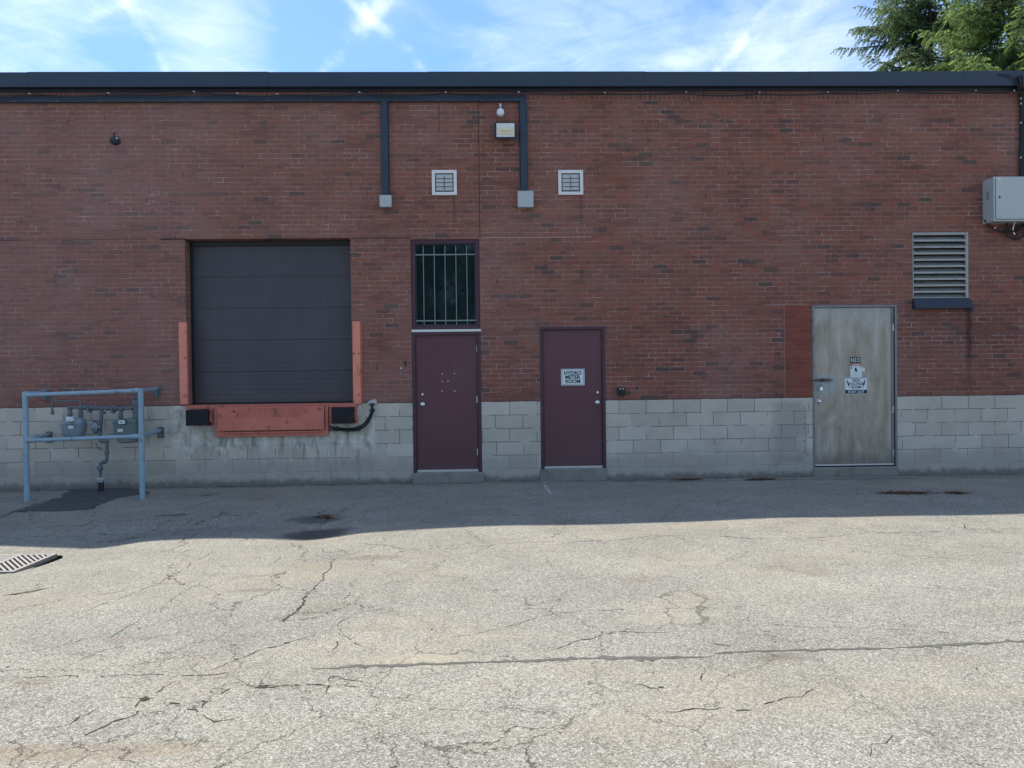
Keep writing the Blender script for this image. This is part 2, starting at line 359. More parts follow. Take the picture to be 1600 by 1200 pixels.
def block_mat():
    m, gg, b = new_mat("grey_block"); p = gg.pos(); x, y, z = gg.sep(p); u = gg.add(x, y)
    H, L = .208, .425
    wob = gg.mul(gg.sub(gg.noise(p, 6, 3), .5), .007); wob2 = gg.mul(gg.sub(gg.noise(p, 45, 2), .5), .004)
    r = gg.m('DIVIDE', gg.add(gg.sub(1.212, z), gg.add(wob, wob2)), H); row = gg.m('FLOOR', r); fz = gg.sub(r, row)
    uu = gg.add(gg.m('DIVIDE', gg.add(u, gg.add(wob, wob2)), L), gg.add(gg.mul(gg.m('MODULO', row, 2), .5), .24))
    uu = gg.add(uu, gg.mul(gg.white(gg.comb(row, 7, 1)), .12))
    cell = gg.m('FLOOR', uu); fu = gg.sub(uu, cell)
    du = gg.mul(gg.m('MINIMUM', fu, gg.sub(1, fu)), L); dzz = gg.mul(gg.m('MINIMUM', fz, gg.sub(1, fz)), H); dist = gg.m('MINIMUM', du, dzz)
    cid = gg.comb(cell, row, .3); rnd = gg.white(cid)
    base = gg.ramp(gg.noise(p, 2.2, 5, .62), [(.25, (.45, .415, .34)), (.5, (.52, .48, .40)), (.75, (.58, .535, .45))])
    base = gg.mix(1, base, gg.v('SCALE', (1, 1, 1), scale=gg.add(.90, gg.mul(rnd, .17))), 'MULTIPLY')
    # paint / parging on the lowest two courses, with an uneven upper limit
    low = gg.sub(1, gg.step(gg.add(z, gg.mul(gg.sub(gg.noise(p, 2.5, 4, .6), .5), .35)), .26, .46))
    base = gg.mix(gg.mul(low, .50), base, (.28, .265, .232))
    splash = gg.mul(gg.sub(1, gg.step(gg.add(z, gg.mul(gg.sub(gg.noise(p, 7, 5, .7), .5), .22)), .0, .10)), .6)
    base = gg.mix(splash, base, (.075, .072, .068))
    # joints: crisp and dark on the upper courses, half filled with paint lower down
    vis = gg.step(gg.noise(gg.v('ADD', p, (2, 2, 2)), 2.2, 3, .6), .28, .52, .5, 1.)
    vis = gg.mul(vis, gg.sub(1, gg.mul(low, .62)))
    mj = gg.mul(gg.sub(1, gg.step(dist, .002, .0065)), vis)
    jc = gg.mix(gg.m('GREATER_THAN', gg.noise(gg.v('ADD', p, (7, 1, 1)), 4, 2), .56), (.07, .07, .068), (.50, .49, .46))
    c = gg.mix(gg.mul(mj, .85), base, jc)
    # parged and stained concrete round the dock
    e1 = gg.mul(gg.sub(gg.noise(p, 3, 5, .6), .5), .5)
    pz = gg.mul(gg.mul(gg.step(gg.add(x, e1), -5.05, -4.80), gg.sub(1, gg.step(gg.add(x, gg.mul(e1, .6)), -1.80, -1.72))), gg.step(gg.add(z, e1), .48, .60))
    pc = gg.ramp(gg.noise(gg.comb(gg.mul(x, 1.), y, gg.mul(z, .6)), 7, 7, .68, .5), [(.28, (.20, .215, .17)), (.40, (.36, .36, .30)), (.52, (.52, .51, .45)), (.66, (.68, .665, .61))])
    c = gg.mix(gg.mul(pz, .9), c, gg.mix(1, pc, (1.12, 1.1, 1.06, 1), 'MULTIPLY'))
    gst = gg.mul(gg.mul(gg.step(gg.add(x, e1), -4.8, -4.4), gg.sub(1, gg.step(gg.add(x, e1), -2.2, -1.6))), gg.step(gg.noise(gg.comb(gg.mul(x, 5), y, gg.mul(z, 1.1)), 2.2, 5, .65), .50, .68))
    gst = gg.mul(gst, gg.mul(gg.step(z, .15, .5, .35, 1), gg.sub(1, gg.step(gg.add(z, e1), .68, .95, 0, .7))))
    c = gg.mix(gg.mul(gst, .6), c, (.15, .155, .11))
    # run-off streaks beside the steel door
    st = gg.mul(gg.box(gg.add(x, gg.mul(gg.sub(gg.noise(p, 8, 4), .5), .16)), z, 4.90, 4.94, .32, 1.08, .03), gg.step(gg.noise(p, 16, 4), .35, .55))
    c = gg.mix(gg.mul(st, .6), c, (.095, .10, .09))
    st = gg.mul(gg.box(gg.add(x, gg.mul(gg.sub(gg.noise(p, 8, 4), .5), .3)), gg.add(z, e1), 4.40, 4.88, .18, 1.16, .08), .6)
    c = gg.mix(gg.mul(st, .7), c, (.21, .205, .185))
    sp = gg.step(gg.noise(p, 30, 4, .7), .70, .76)
    c = gg.mix(gg.mul(sp, .35), c, (.08, .08, .075))
    c = gg.mix(1, c, gg.v('SCALE', (1, 1, 1), scale=gg.add(.82, gg.mul(gg.noise(p, 60, 4, .7), .36))), 'MULTIPLY')
    gg.put(b.inputs['Base Color'], c); b.inputs['Roughness'].default_value = .9; b.inputs['Specular IOR Level'].default_value = .25
    hgt = gg.add(gg.mul(gg.step(dist, .001, .008), gg.mul(vis, 1.)), gg.add(gg.mul(gg.noise(p, 90, 4, .65), .35), gg.mul(gg.noise(p, 10, 4), .5)))
    gg.put(b.inputs['Normal'], gg.bump(hgt, .5, .006))
    return m

BLOTS = (((268, 805), .32, .10, .6, (.045, .043, .04)), ((492, 812), .40, .30, .62, (.045, .043, .038)), ((578, 872), .35, .10, .45, (.14, .115, .085)), ((405, 922), .30, .07, .45, (.13, .11, .085)), ((395, 900), .22, .05, .35, (.15, .12, .09)),
         ((1215, 1026), .22, .09, .5, (.13, .10, .075)), ((510, 950), .3, .25, .25, (.15, .12, .09)), ((1330, 765), .5, .08, .3, (.08, .08, .075)), ((330, 830), 1.3, .35, .30, (.11, .11, .11)), ((120, 1175), .8, .12, .4, (.24, .18, .11)), ((620, 1030), .6, .12, .4, (.42, .36, .25)), ((1100, 880), .5, .10, .22, (.50, .42, .28)), ((1040, 965), .5, .15, .2, (.46, .40, .28)))
def asphalt_mat(name="asphalt", base=1., patch=False):
    m, gg, b = new_mat(name); p = gg.pos(); x, y, z = gg.sep(p)
    s1 = gg.sep(gg.vor(p, 120)); s2 = gg.sep(gg.vor(p, 230)); fine = gg.noise(p, 300, 3, .7)
    a = gg.add(gg.add(gg.mul(s1[0], .42), gg.mul(s2[1], .33)), gg.mul(fine, .34))
    if patch: rs = [(.28, (.045, .046, .048)), (.55, (.088, .089, .090)), (.82, (.16, .16, .155))]
    else: rs = [(.14, (.075, .070, .060)), (.36, (.158, .151, .128)), (.55, (.252, .241, .202)), (.74, (.362, .345, .287)), (.94, (.61, .585, .50))]
    c = gg.ramp(a, rs)
    big = gg.noise(p, .42, 6, .6); mid = gg.noise(gg.v('ADD', p, (3, 7, 0)), 1.7, 6, .65)
    c = gg.mix(1, c, gg.v('SCALE', (1, 1, 1), scale=gg.add(.50, gg.add(gg.mul(big, .50), gg.mul(mid, .56)))), 'MULTIPLY')
    if not patch:
        # sandy wash and rusty stains
        sand = gg.step(gg.noise(gg.comb(gg.mul(x, .6), gg.mul(y, 1.3), 4), .9, 6, .65), .47, .68)
        c = gg.mix(gg.mul(sand, .42), c, gg.mix(.5, c, (.46, .37, .24)))
        rust = gg.step(gg.noise(gg.comb(gg.mul(x, .8), gg.mul(y, 1.6), 9), 1.6, 5, .6), .60, .74)
        c = gg.mix(gg.mul(rust, .34), c, (.19, .135, .095))
        # dark damp/oil blotch at the dock
        o1 = gg.v('LENGTH', gg.comb(gg.mul(gg.sub(x, -1.90), 1.9), gg.mul(gg.sub(y, -3.55), 2.4), 0))
        o1 = gg.add(o1, gg.mul(gg.sub(gg.noise(p, 4, 5, .65), .5), 1.1))
        c = gg.mix(gg.sub(.72, gg.step(o1, .3, .9, 0, .72)), c, (.030, .028, .027))
        for (bpx, bpy_), brx, bry, bk, bc in BLOTS:
            q0 = G(bpx, bpy_); o2 = gg.v('LENGTH', gg.comb(gg.mul(gg.sub(x, float(q0[0])), 1/brx), gg.mul(gg.sub(y, float(q0[1])), 1/bry), 0))
            o2 = gg.add(o2, gg.mul(gg.sub(gg.noise(gg.v('ADD', p, (bpx*.01, 0, 0)), 3.5, 6, .7), .5), 1.3))
            c = gg.mix(gg.sub(bk, gg.step(o2, .35, 1.0, 0, bk)), c, bc)
        # dirt line along the foot of the wall
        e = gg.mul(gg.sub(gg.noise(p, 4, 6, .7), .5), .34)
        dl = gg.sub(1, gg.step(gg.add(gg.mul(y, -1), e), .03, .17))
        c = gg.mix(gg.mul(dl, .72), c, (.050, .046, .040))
        # fine cracking: two networks, stronger in the patchy areas
        wv = gg.v('ADD', p, gg.v('SCALE', gg.v('SUBTRACT', gg.noise(p, 2.6, 5, .65, out=1), (.5, .5, .5)), scale=.55))
        wv = gg.v('MULTIPLY', wv, (1, 1, 0))
        wv = gg.v('ADD', wv, gg.v('SCALE', gg.v('SUBTRACT', gg.noise(p, 22, 4, .7, out=1), (.5, .5, .5)), scale=.028))
        wv = gg.v('MULTIPLY', wv, (1, .8, 0))
        e3 = gg.vor(gg.v('ADD', wv, (9, 2, 0)), 6.5, 'DISTANCE_TO_EDGE', 'Distance')
        e1 = gg.vor(wv, 1.05, 'DISTANCE_TO_EDGE', 'Distance'); e2 = gg.vor(gg.v('ADD', wv, (4, 4, 0)), 2.6, 'DISTANCE_TO_EDGE', 'Distance')
        # alligator area lower left
        al = gg.v('LENGTH', gg.comb(gg.mul(gg.sub(x, -1.9), .50), gg.mul(gg.sub(y, -8.3), 1.0), 0))
        alm = gg.sub(1, gg.step(gg.add(al, gg.mul(gg.sub(mid, .5), 1.4)), .6, 1.7))
        left = gg.sub(1, gg.step(x, -1.0, 3.0, 0, .45))
        k1 = gg.mul(gg.sub(1, gg.step(e1, .0012, .0055)), gg.mul(gg.step(gg.noise(p, 1.1, 4), .32, .48), left))
        k2 = gg.mul(gg.sub(1, gg.step(e2, .003, .013)), gg.mul(gg.step(gg.noise(gg.v('ADD', p, (8, 8, 0)), 1.1, 3), .40, .58), alm))
        k3 = gg.mul(gg.mul(gg.sub(1, gg.step(e3, .006, .022)), gg.step(gg.noise(gg.v('ADD', p, (1, 5, 0)), 1.5, 4), .50, .62)), alm)
        ck = gg.m('MAXIMUM', gg.m('MAXIMUM', gg.mul(k1, .88), gg.mul(k2, .85)), gg.mul(k3, .55))
        ck = gg.mul(gg.mul(ck, gg.step(y, -11.5, -9.6, .45, 1)), gg.add(.40, gg.mul(gg.noise(p, 12, 3), .9)))
        ck = gg.mul(ck, gg.sub(1, gg.step(y, -.9, -.5)))
        c = gg.mix(ck, c, (.035, .032, .028))
    gg.put(b.inputs['Base Color'], c); b.inputs['Roughness'].default_value = .9; b.inputs['Specular IOR Level'].default_value = .2
    hgt = gg.add(gg.mul(s1[0], .5), gg.add(gg.mul(s2[1], .35), gg.mul(mid, .8)))
    if not patch: hgt = gg.sub(hgt, gg.mul(ck, 1.5))
    gg.put(b.inputs['Normal'], gg.bump(hgt, .55, .006))
    return m

M = {}
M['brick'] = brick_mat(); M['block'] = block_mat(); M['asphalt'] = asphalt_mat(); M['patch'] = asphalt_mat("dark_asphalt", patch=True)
M['fascia'] = paint("navy_metal", (.021, .037, .062), .42, .0, .10, 3, .3, dirt=(.040, .054, .072), dirt_amt=.4)
M['navy'] = paint("dark_navy_paint", (.018, .027, .048), .5, 0, .15, 5, .1)
M['duct'] = paint("duct_paint", (.024, .040, .066), .45, 0, .12, 8, .05)
M['maroon_frame0'] = None
M['maroon_frame'] = paint("maroon_frame_paint", (.066, .026, .037), .48, 0, .12, 5, .12)
M['dockdoor'] = paint("brown_door_paint", (.060, .052, .056), .42, 0, .12, 1.3, .06, dirt=(.088, .077, .078), dirt_amt=.4)
M['rubber'] = paint("black_rubber", (.014, .015, .018), .75, 0, .3, 20, .5)
M['salmon'] = paint("red_oxide_paint", (.40, .115, .075), .55, 0, .12, 7, .3, dirt=(.24, .055, .038), dirt_amt=.6)
M['orange'] = paint("faded_orange_paint", (.62, .20, .13), .5, 0, .10, 5, .2, dirt=(.40, .11, .07), dirt_amt=.35)
M['box'] = paint("grey_enamel", (.42, .46, .46), .4, 0, .05, 5, .05)
M['cabinet'] = paint("cabinet_enamel", (.43, .47, .46), .38, 0, .05, 2.5, .05, dirt=(.33, .35, .33), dirt_amt=.4)
M['white'] = paint("white_paint", (.72, .72, .70), .5, 0, .06, 10, .1)
M['alu'] = paint("mill_aluminium", (.60, .60, .60), .35, .6, .08, 14, .1)
M['zinc'] = paint("galvanised_steel", (.50, .52, .52), .42, .7, .2, 25, .1, dirt=(.25, .24, .22), dirt_amt=.4)
M['ventslat'] = paint("vent_slats", (.48, .50, .47), .45, .2, .1, 14, .1, dirt=(.30, .30, .27), dirt_amt=.5)
M['louvre'] = paint("dusty_louvre", (.33, .335, .31), .5, .3, .15, 9, .1, dirt=(.16, .15, .13), dirt_amt=.6)
M['bars'] = paint("pale_green_bars", (.21, .28, .265), .5, 0, .1, 10, .1)
M['steelframe'] = paint("dull_steel_frame", (.20, .21, .21), .45, .5, .2, 9, .1, dirt=(.08, .06, .05), dirt_amt=.6)
M['post'] = paint("barrier_grey_paint", (.25, .36, .43), .5, 0, .08, 6, .15, dirt=(.17, .19, .18), dirt_amt=.45)
M['gaspipe'] = paint("gas_pipe_paint", (.115, .150, .165), .5, 0, .15, 12, .2, dirt=(.07, .08, .08), dirt_amt=.5)
M['meter'] = paint("gas_meter_grey", (.22, .28, .31), .45, 0, .08, 9, .15, dirt=(.15, .18, .19), dirt_amt=.4)
M['meterdark'] = paint("gas_meter_green_grey", (.125, .165, .165), .5, 0, .1, 9, .2, dirt=(.08, .10, .10), dirt_amt=.4)
M['black'] = paint("black_plastic", (.012, .013, .016), .45, 0, .15, 12, .1)
M['ink'] = paint("black_ink", (.012, .014, .02), .6, 0, .05, 30, 0)
M['signwhite'] = paint("sign_face", (.66, .76, .76), .45, 0, .04, 12, .02)
M['signred'] = paint("sign_red", (.42, .035, .05), .5, 0, .1, 12, .02)
M['cream'] = paint("lamp_reflector", (.74, .72, .50), .35, .1, .05, 12, .02)
M['lens'] = paint("frosted_lens", (.70, .76, .80), .2, 0, .03, 12, .02)
M['chrome'] = paint("satin_chrome", (.70, .70, .70), .22, .95, .05, 30, .03)
M['concrete'] = paint("step_concrete", (.25, .24, .205), .9, 0, .25, 5, .5, dirt=(.085, .09, .078), dirt_amt=.6, spec=.2)
M['mortar'] = paint("pale_mortar", (.50, .49, .45), .9, 0, .15, 14, .6, spec=.2)
M['crack'] = paint("crack_dirt", (.060, .054, .045), .95, 0, .4, 12, .4, spec=.1)
M['tar'] = paint("tar_seal", (.115, .110, .096), .9, 0, .5, 14, .1, dirt=(.13, .125, .11), dirt_amt=.85, spec=.2)
M['grate'] = paint("worn_cast_iron", (.25, .238, .222), .6, .3, .15, 14, .3, dirt=(.15, .11, .08), dirt_amt=.6)
M['pitdark'] = paint("pit_mud", (.02, .018, .016), .95, 0, .2, 9, .3, spec=.1)
M['bark'] = paint("spruce_bark", (.075, .058, .045), .95, 0, .3, 9, .6, spec=.1)
M['leaf'] = paint("dry_leaf", (.16, .085, .04), .8, 0, .5, 40, .2, spec=.2)
M['roof'] = paint("gravel_roof", (.16, .155, .145), .95, 0, .2, 6, .4, spec=.1)
M['gravel'] = paint("loose_grit", (.26, .25, .22), .9, 0, .6, 25, .3, spec=.2)

def steel_door_mat():
    m, gg, b = new_mat("weathered_steel_sheet"); p = gg.pos(); x, y, z = gg.sep(p)
    v = gg.noise(gg.comb(gg.mul(x, 5), y, gg.mul(z, .9)), 1.7, 5, .55); big = gg.noise(gg.comb(gg.mul(x, 1.7), y, z), 1.5, 6, .6, .8)
    c = gg.ramp(gg.add(gg.mul(v, .50), gg.mul(big, .55)), [(.36, (.235, .195, .148)), (.50, (.325, .285, .225)), (.60, (.395, .36, .30)), (.75, (.47, .455, .42))])
    bl = gg.step(gg.add(z, gg.mul(gg.sub(big, .5), .9)), 2.2, 2.7)
    c = gg.mix(gg.mul(bl, .4), c, (.36, .37, .36))
    # wiped pale patch round the hasp, scuffs
    h = gg.v('LENGTH', gg.comb(gg.mul(gg.sub(x, 5.25), 2.4), gg.mul(gg.sub(z, 1.43), 3.2), 0))
    c = gg.mix(gg.mul(gg.sub(1, gg.step(gg.add(h, gg.mul(gg.sub(gg.noise(p, 9, 4), .5), .6)), .25, .7)), .6), c, (.30, .40, .43))
    sp = gg.step(gg.noise(p, 7, 5, .7, .8), .64, .70)
    c = gg.mix(gg.mul(sp, .35), c, (.09, .08, .065))
    bot = gg.sub(1, gg.step(gg.add(z, gg.mul(gg.sub(big, .5), .3)), .18, .42))
    c = gg.mix(gg.mul(bot, .6), c, (.13, .11, .085))
    line = gg.sub(1, gg.step(gg.m('ABSOLUTE', gg.sub(gg.add(x, gg.mul(gg.sub(big, .5), .004)), 5.32)), .001, .004))
    c = gg.mix(gg.mul(line, .5), c, (.08, .075, .065))
    gg.put(b.inputs['Base Color'], c); b.inputs['Metallic'].default_value = .3; gg.put(b.inputs['Roughness'], gg.add(.30, gg.mul(big, .25)))
    gg.put(b.inputs['Normal'], gg.bump(gg.add(gg.mul(big, 2.5), gg.mul(v, .3)), .25, .008))
    return m
M['steeldoor'] = steel_door_mat()
def worn_paint(name, c, fade, under, zref=.2):
    m, gg, b = new_mat(name); p = gg.pos(); x, y, z = gg.sep(p)
    big = gg.noise(p, 1.3, 5, .6); st = gg.noise(gg.comb(gg.mul(x, 14), y, gg.mul(z, 1.2)), 1.5, 5, .65)
    cc = gg.mix(gg.mul(gg.step(gg.add(gg.mul(big, .6), gg.mul(st, .4)), .40, .64), .55), c, fade)
    # scuffs and chips gather near the bottom
    low = gg.sub(1, gg.step(z, zref, zref+.9, 0, .8))
    sc = gg.mul(gg.step(gg.noise(gg.comb(gg.mul(x, 3), y, gg.mul(z, 9)), 4, 5, .75, .6), .62, .66), low)
    cc = gg.mix(gg.mul(sc, .5), cc, tuple(q*1.9+.02 for q in c))
    ch = gg.mul(gg.step(gg.noise(p, 38, 4, .75), .70, .73), low)
    cc = gg.mix(gg.mul(ch, .8), cc, under)
    gr = gg.mul(gg.sub(1, gg.step(gg.add(z, gg.mul(gg.sub(gg.noise(p, 5, 5, .7), .5), .3)), zref-.1, zref+.16)), .55)
    cc = gg.mix(gr, cc, (.085, .072, .060))
    gg.put(b.inputs['Base Color'], cc); gg.put(b.inputs['Roughness'], gg.add(.36, gg.mul(st, .28)))
    gg.put(b.inputs['Normal'], gg.bump(gg.add(gg.mul(gg.noise(p, 2.2, 2), 2.2), gg.mul(gg.noise(p, 160, 3), .12)), .22, .01))
    return m
M['maroon'] = worn_paint("maroon_door_paint", (.108, .038, .047), (.128, .058, .066), (.25, .20, .17))
M['dockdoor'] = worn_paint("brown_dock_paint", (.052, .052, .060), (.078, .078, .088), (.16, .14, .12), 1.3)
def scraped(name, c, rustc, rubber=.5):
    m, gg, b = new_mat(name); p = gg.pos(); x, y, z = gg.sep(p)
    cc = gg.mix(gg.mul(gg.step(gg.noise(p, 3.5, 5, .6), .35, .7), .5), c, tuple(min(1, q*1.25+.01) for q in c))
    r = gg.step(gg.add(gg.noise(p, 9, 6, .72), gg.mul(gg.noise(gg.comb(gg.mul(x, 20), y, gg.mul(z, 2)), 2, 4), .3)), .72, .80)
    cc = gg.mix(gg.mul(r, .75), cc, rustc)
    k = gg.step(gg.noise(gg.comb(gg.mul(x, 2), y, gg.mul(z, 12)), 3, 5, .7, .3), .60, .70)
    cc = gg.mix(gg.mul(k, rubber), cc, tuple(q*.38 for q in c))
    gg.put(b.inputs['Base Color'], cc); b.inputs['Roughness'].default_value = .58
    gg.put(b.inputs['Normal'], gg.bump(gg.add(gg.mul(gg.noise(p, 5, 3), 1.6), gg.noise(p, 60, 4, .7)), .35, .006))
    return m
M['salmon'] = scraped("scraped_red_oxide", (.54, .155, .108), (.20, .065, .042))
M['post'] = scraped('chipped_barrier_paint', (.25, .36, .43), (.16, .12, .09), .12)
M['orange'] = scraped("scraped_orange", (.72, .25, .165), (.32, .11, .06), .35)
def glass_mat():
    m, gg, b = new_mat("dark_window_glass"); p = gg.pos()
    gg.put(b.inputs['Base Color'], gg.ramp(gg.noise(p, 6, 4), [(.3, (.006, .014, .018)), (.7, (.012, .026, .026))])); b.inputs['Roughness'].default_value = .04
    b.inputs['IOR'].default_value = 1.52; gg.put(b.inputs['Normal'], gg.bump(gg.noise(p, 1.6, 2), .12, .01))
    return m
M['glass'] = glass_mat()
def foliage_mat(name, dark, light, trans=.3):
    m, gg, b = new_mat(name); at = gg.n.new('ShaderNodeAttribute'); at.attribute_name = 'tint'
    c = gg.mix(at.outputs['Fac'], dark, light)
    gg.put(b.inputs['Base Color'], c); b.inputs['Roughness'].default_value = .6; b.inputs['Specular IOR Level'].default_value = .25
    tr = gg.n.new('ShaderNodeBsdfTranslucent'); gg.put(tr.inputs[0], c); mx = gg.n.new('ShaderNodeMixShader'); mx.inputs[0].default_value = trans
    gg.l.new(b.outputs[0], mx.inputs[1]); gg.l.new(tr.outputs[0], mx.inputs[2])
    o = [n for n in gg.n if n.type == 'OUTPUT_MATERIAL'][0]; gg.l.new(mx.outputs[0], o.inputs[0])
    return m
M['needle1'] = foliage_mat("blue_green_needles", (.055, .098, .045), (.32, .42, .15), .5)
M['needle2'] = foliage_mat("yellow_green_needles", (.080, .145, .050), (.46, .58, .17), .5)
M['leafy'] = foliage_mat("broad_leaves", (.035, .065, .018), (.10, .15, .035))

# ------------------------------------------------------------------ ground
def axis(lo, hi, step, far):
    a = list(np.arange(lo, hi+1e-6, step)); s = step; v = hi; up = []
    while v < far: s *= 1.5; v += s; up.append(v)
    s = step; v = lo; dn = []
    while v > -far: s *= 1.5; v -= s; dn.append(v)
    return np.array(sorted(dn)+a+up)
gx = axis(-9., 9.6, .06, 900); gy = axis(-12.6, .06, .06, 900)
X_, Y_ = np.meshgrid(gx, gy); Z_ = hz(X_, Y_)
# leave a square hole for the drain pit
DX0, DX1, DY0, DY1 = -4.98, -4.26, -4.98, -4.26
nx, ny = len(gx), len(gy); idx = np.arange(nx*ny).reshape(ny, nx)
fc = np.stack([idx[:-1, :-1], idx[:-1, 1:], idx[1:, 1:], idx[1:, :-1]], -1).reshape(-1, 4)
mx_ = ((X_[:-1, :-1]+X_[1:, 1:])/2).ravel(); my_ = ((Y_[:-1, :-1]+Y_[1:, 1:])/2).ravel()
keep = ~((mx_ > DX0+.03) & (mx_ < DX1-.03) & (my_ > DY0+.03) & (my_ < DY1-.03))
gr = npmesh("ground", np.stack([X_, Y_, Z_], -1).reshape(-1, 3), fc[keep], M['asphalt'])
gr.data.shade_smooth(); tag(gr, "worn grey asphalt lot in front of the brick wall", kind='structure')

def inside(px, py, poly):
    r = np.zeros(px.shape, bool); n = len(poly)
    for i in range(n):
        x1, y1 = poly[i]; x2, y2 = poly[(i+1) % n]
        c = ((y1 > py) != (y2 > py)) & (px < (x2-x1)*(py-y1)/(y2-y1+1e-12)+x1); r ^= c
    return r
def sheet(name, polypx, mat, lift=.005, step=.03, jit=.03, kind='structure', label=None):
    pts = [G(*q)[:2] for q in polypx]; poly = [(p[0], min(p[1], -.005)) for p in pts]
    a = np.array(poly); xs = np.arange(a[:, 0].min()-.1, a[:, 0].max()+.1, step); ys = np.arange(a[:, 1].min()-.1, min(a[:, 1].max()+.1, -.003), step)
    XX, YY = np.meshgrid(xs, ys); ii = np.arange(XX.size).reshape(XX.shape)
    mxx = (XX[:-1, :-1]+XX[1:, 1:])/2; myy = (YY[:-1, :-1]+YY[1:, 1:])/2
    jx = jit*(np.sin(myy*31)+np.sin(myy*13+2)+np.sin(mxx*9+myy*47))/2; jy = jit*(np.sin(mxx*29+1)+np.sin(mxx*11)+np.sin(mxx*53))/2
    k = inside(mxx+jx, myy+jy, poly)
    f = np.stack([ii[:-1, :-1], ii[:-1, 1:], ii[1:, 1:], ii[1:, :-1]], -1)[k]
    used, inv = np.unique(f.ravel(), return_inverse=True)
    v = np.stack([XX.ravel(), YY.ravel(), hz(XX, YY).ravel()+lift], -1)[used]
    return tag(npmesh(name, v, inv.reshape(-1, 4), mat), label, kind=kind)
sheet("asphalt_patch", [(22, 800), (95, 778), (120, 764), (215, 760), (240, 770), (190, 777), (160, 786), (140, 797), (80, 799)], M['patch'], label="dark newer asphalt patch under the gas meters")

def strip(mb, pts, w, lift=.0025, rough=.6, seg=.028, wander=.02, thin=.45, gaps=.10):
    P = [G(*q) for q in pts]; out = []
    for a, b_ in zip(P[:-1], P[1:]):
        L = np.linalg.norm((b_-a)[:2]); n = max(1, int(L/seg))
        for i in range(n): out.append(a+(b_-a)*i/n)
    out.append(P[-1]); out = np.array(out); n = len(out)
    w = w*thin; wan = np.zeros((n, 2)); cx_ = 0
    for i in range(n): wan[i] = (wan[i-1]*.86 if i else 0) + rng.normal(0, wander*.42, 2)
    out[:, :2] += wan + rng.normal(0, wander*.13, (n, 2))
    t = np.gradient(out[:, :2], axis=0) if n > 2 else np.repeat((out[1:2, :2]-out[:1, :2]), n, 0)
    t /= np.linalg.norm(t, axis=1)[:, None]+1e-9; nr = np.stack([-t[:, 1], t[:, 0]], 1)
    taper = np.clip(np.minimum(np.arange(n), np.arange(n)[::-1])/4, .15, 1)
    base = len(mb.v)
    wl = w/2*taper*np.exp(rng.normal(0, rough, n)); wr = w/2*taper*np.exp(rng.normal(0, rough, n))
    for i in range(n):
        for q in (out[i, :2]+nr[i]*wl[i], out[i, :2]-nr[i]*wr[i]):
            mb.v.append((q[0], q[1], float(hz(q[0], q[1]))+lift))
    skip = 0
    for i in range(n-1):
        if skip > 0: skip -= 1; continue
        if gaps and w < .012 and random.random() < gaps: skip = random.randint(0, 3); continue
        mb.f.append((base+2*i, base+2*i+1, base+2*i+3, base+2*i+2))
ck = MB()
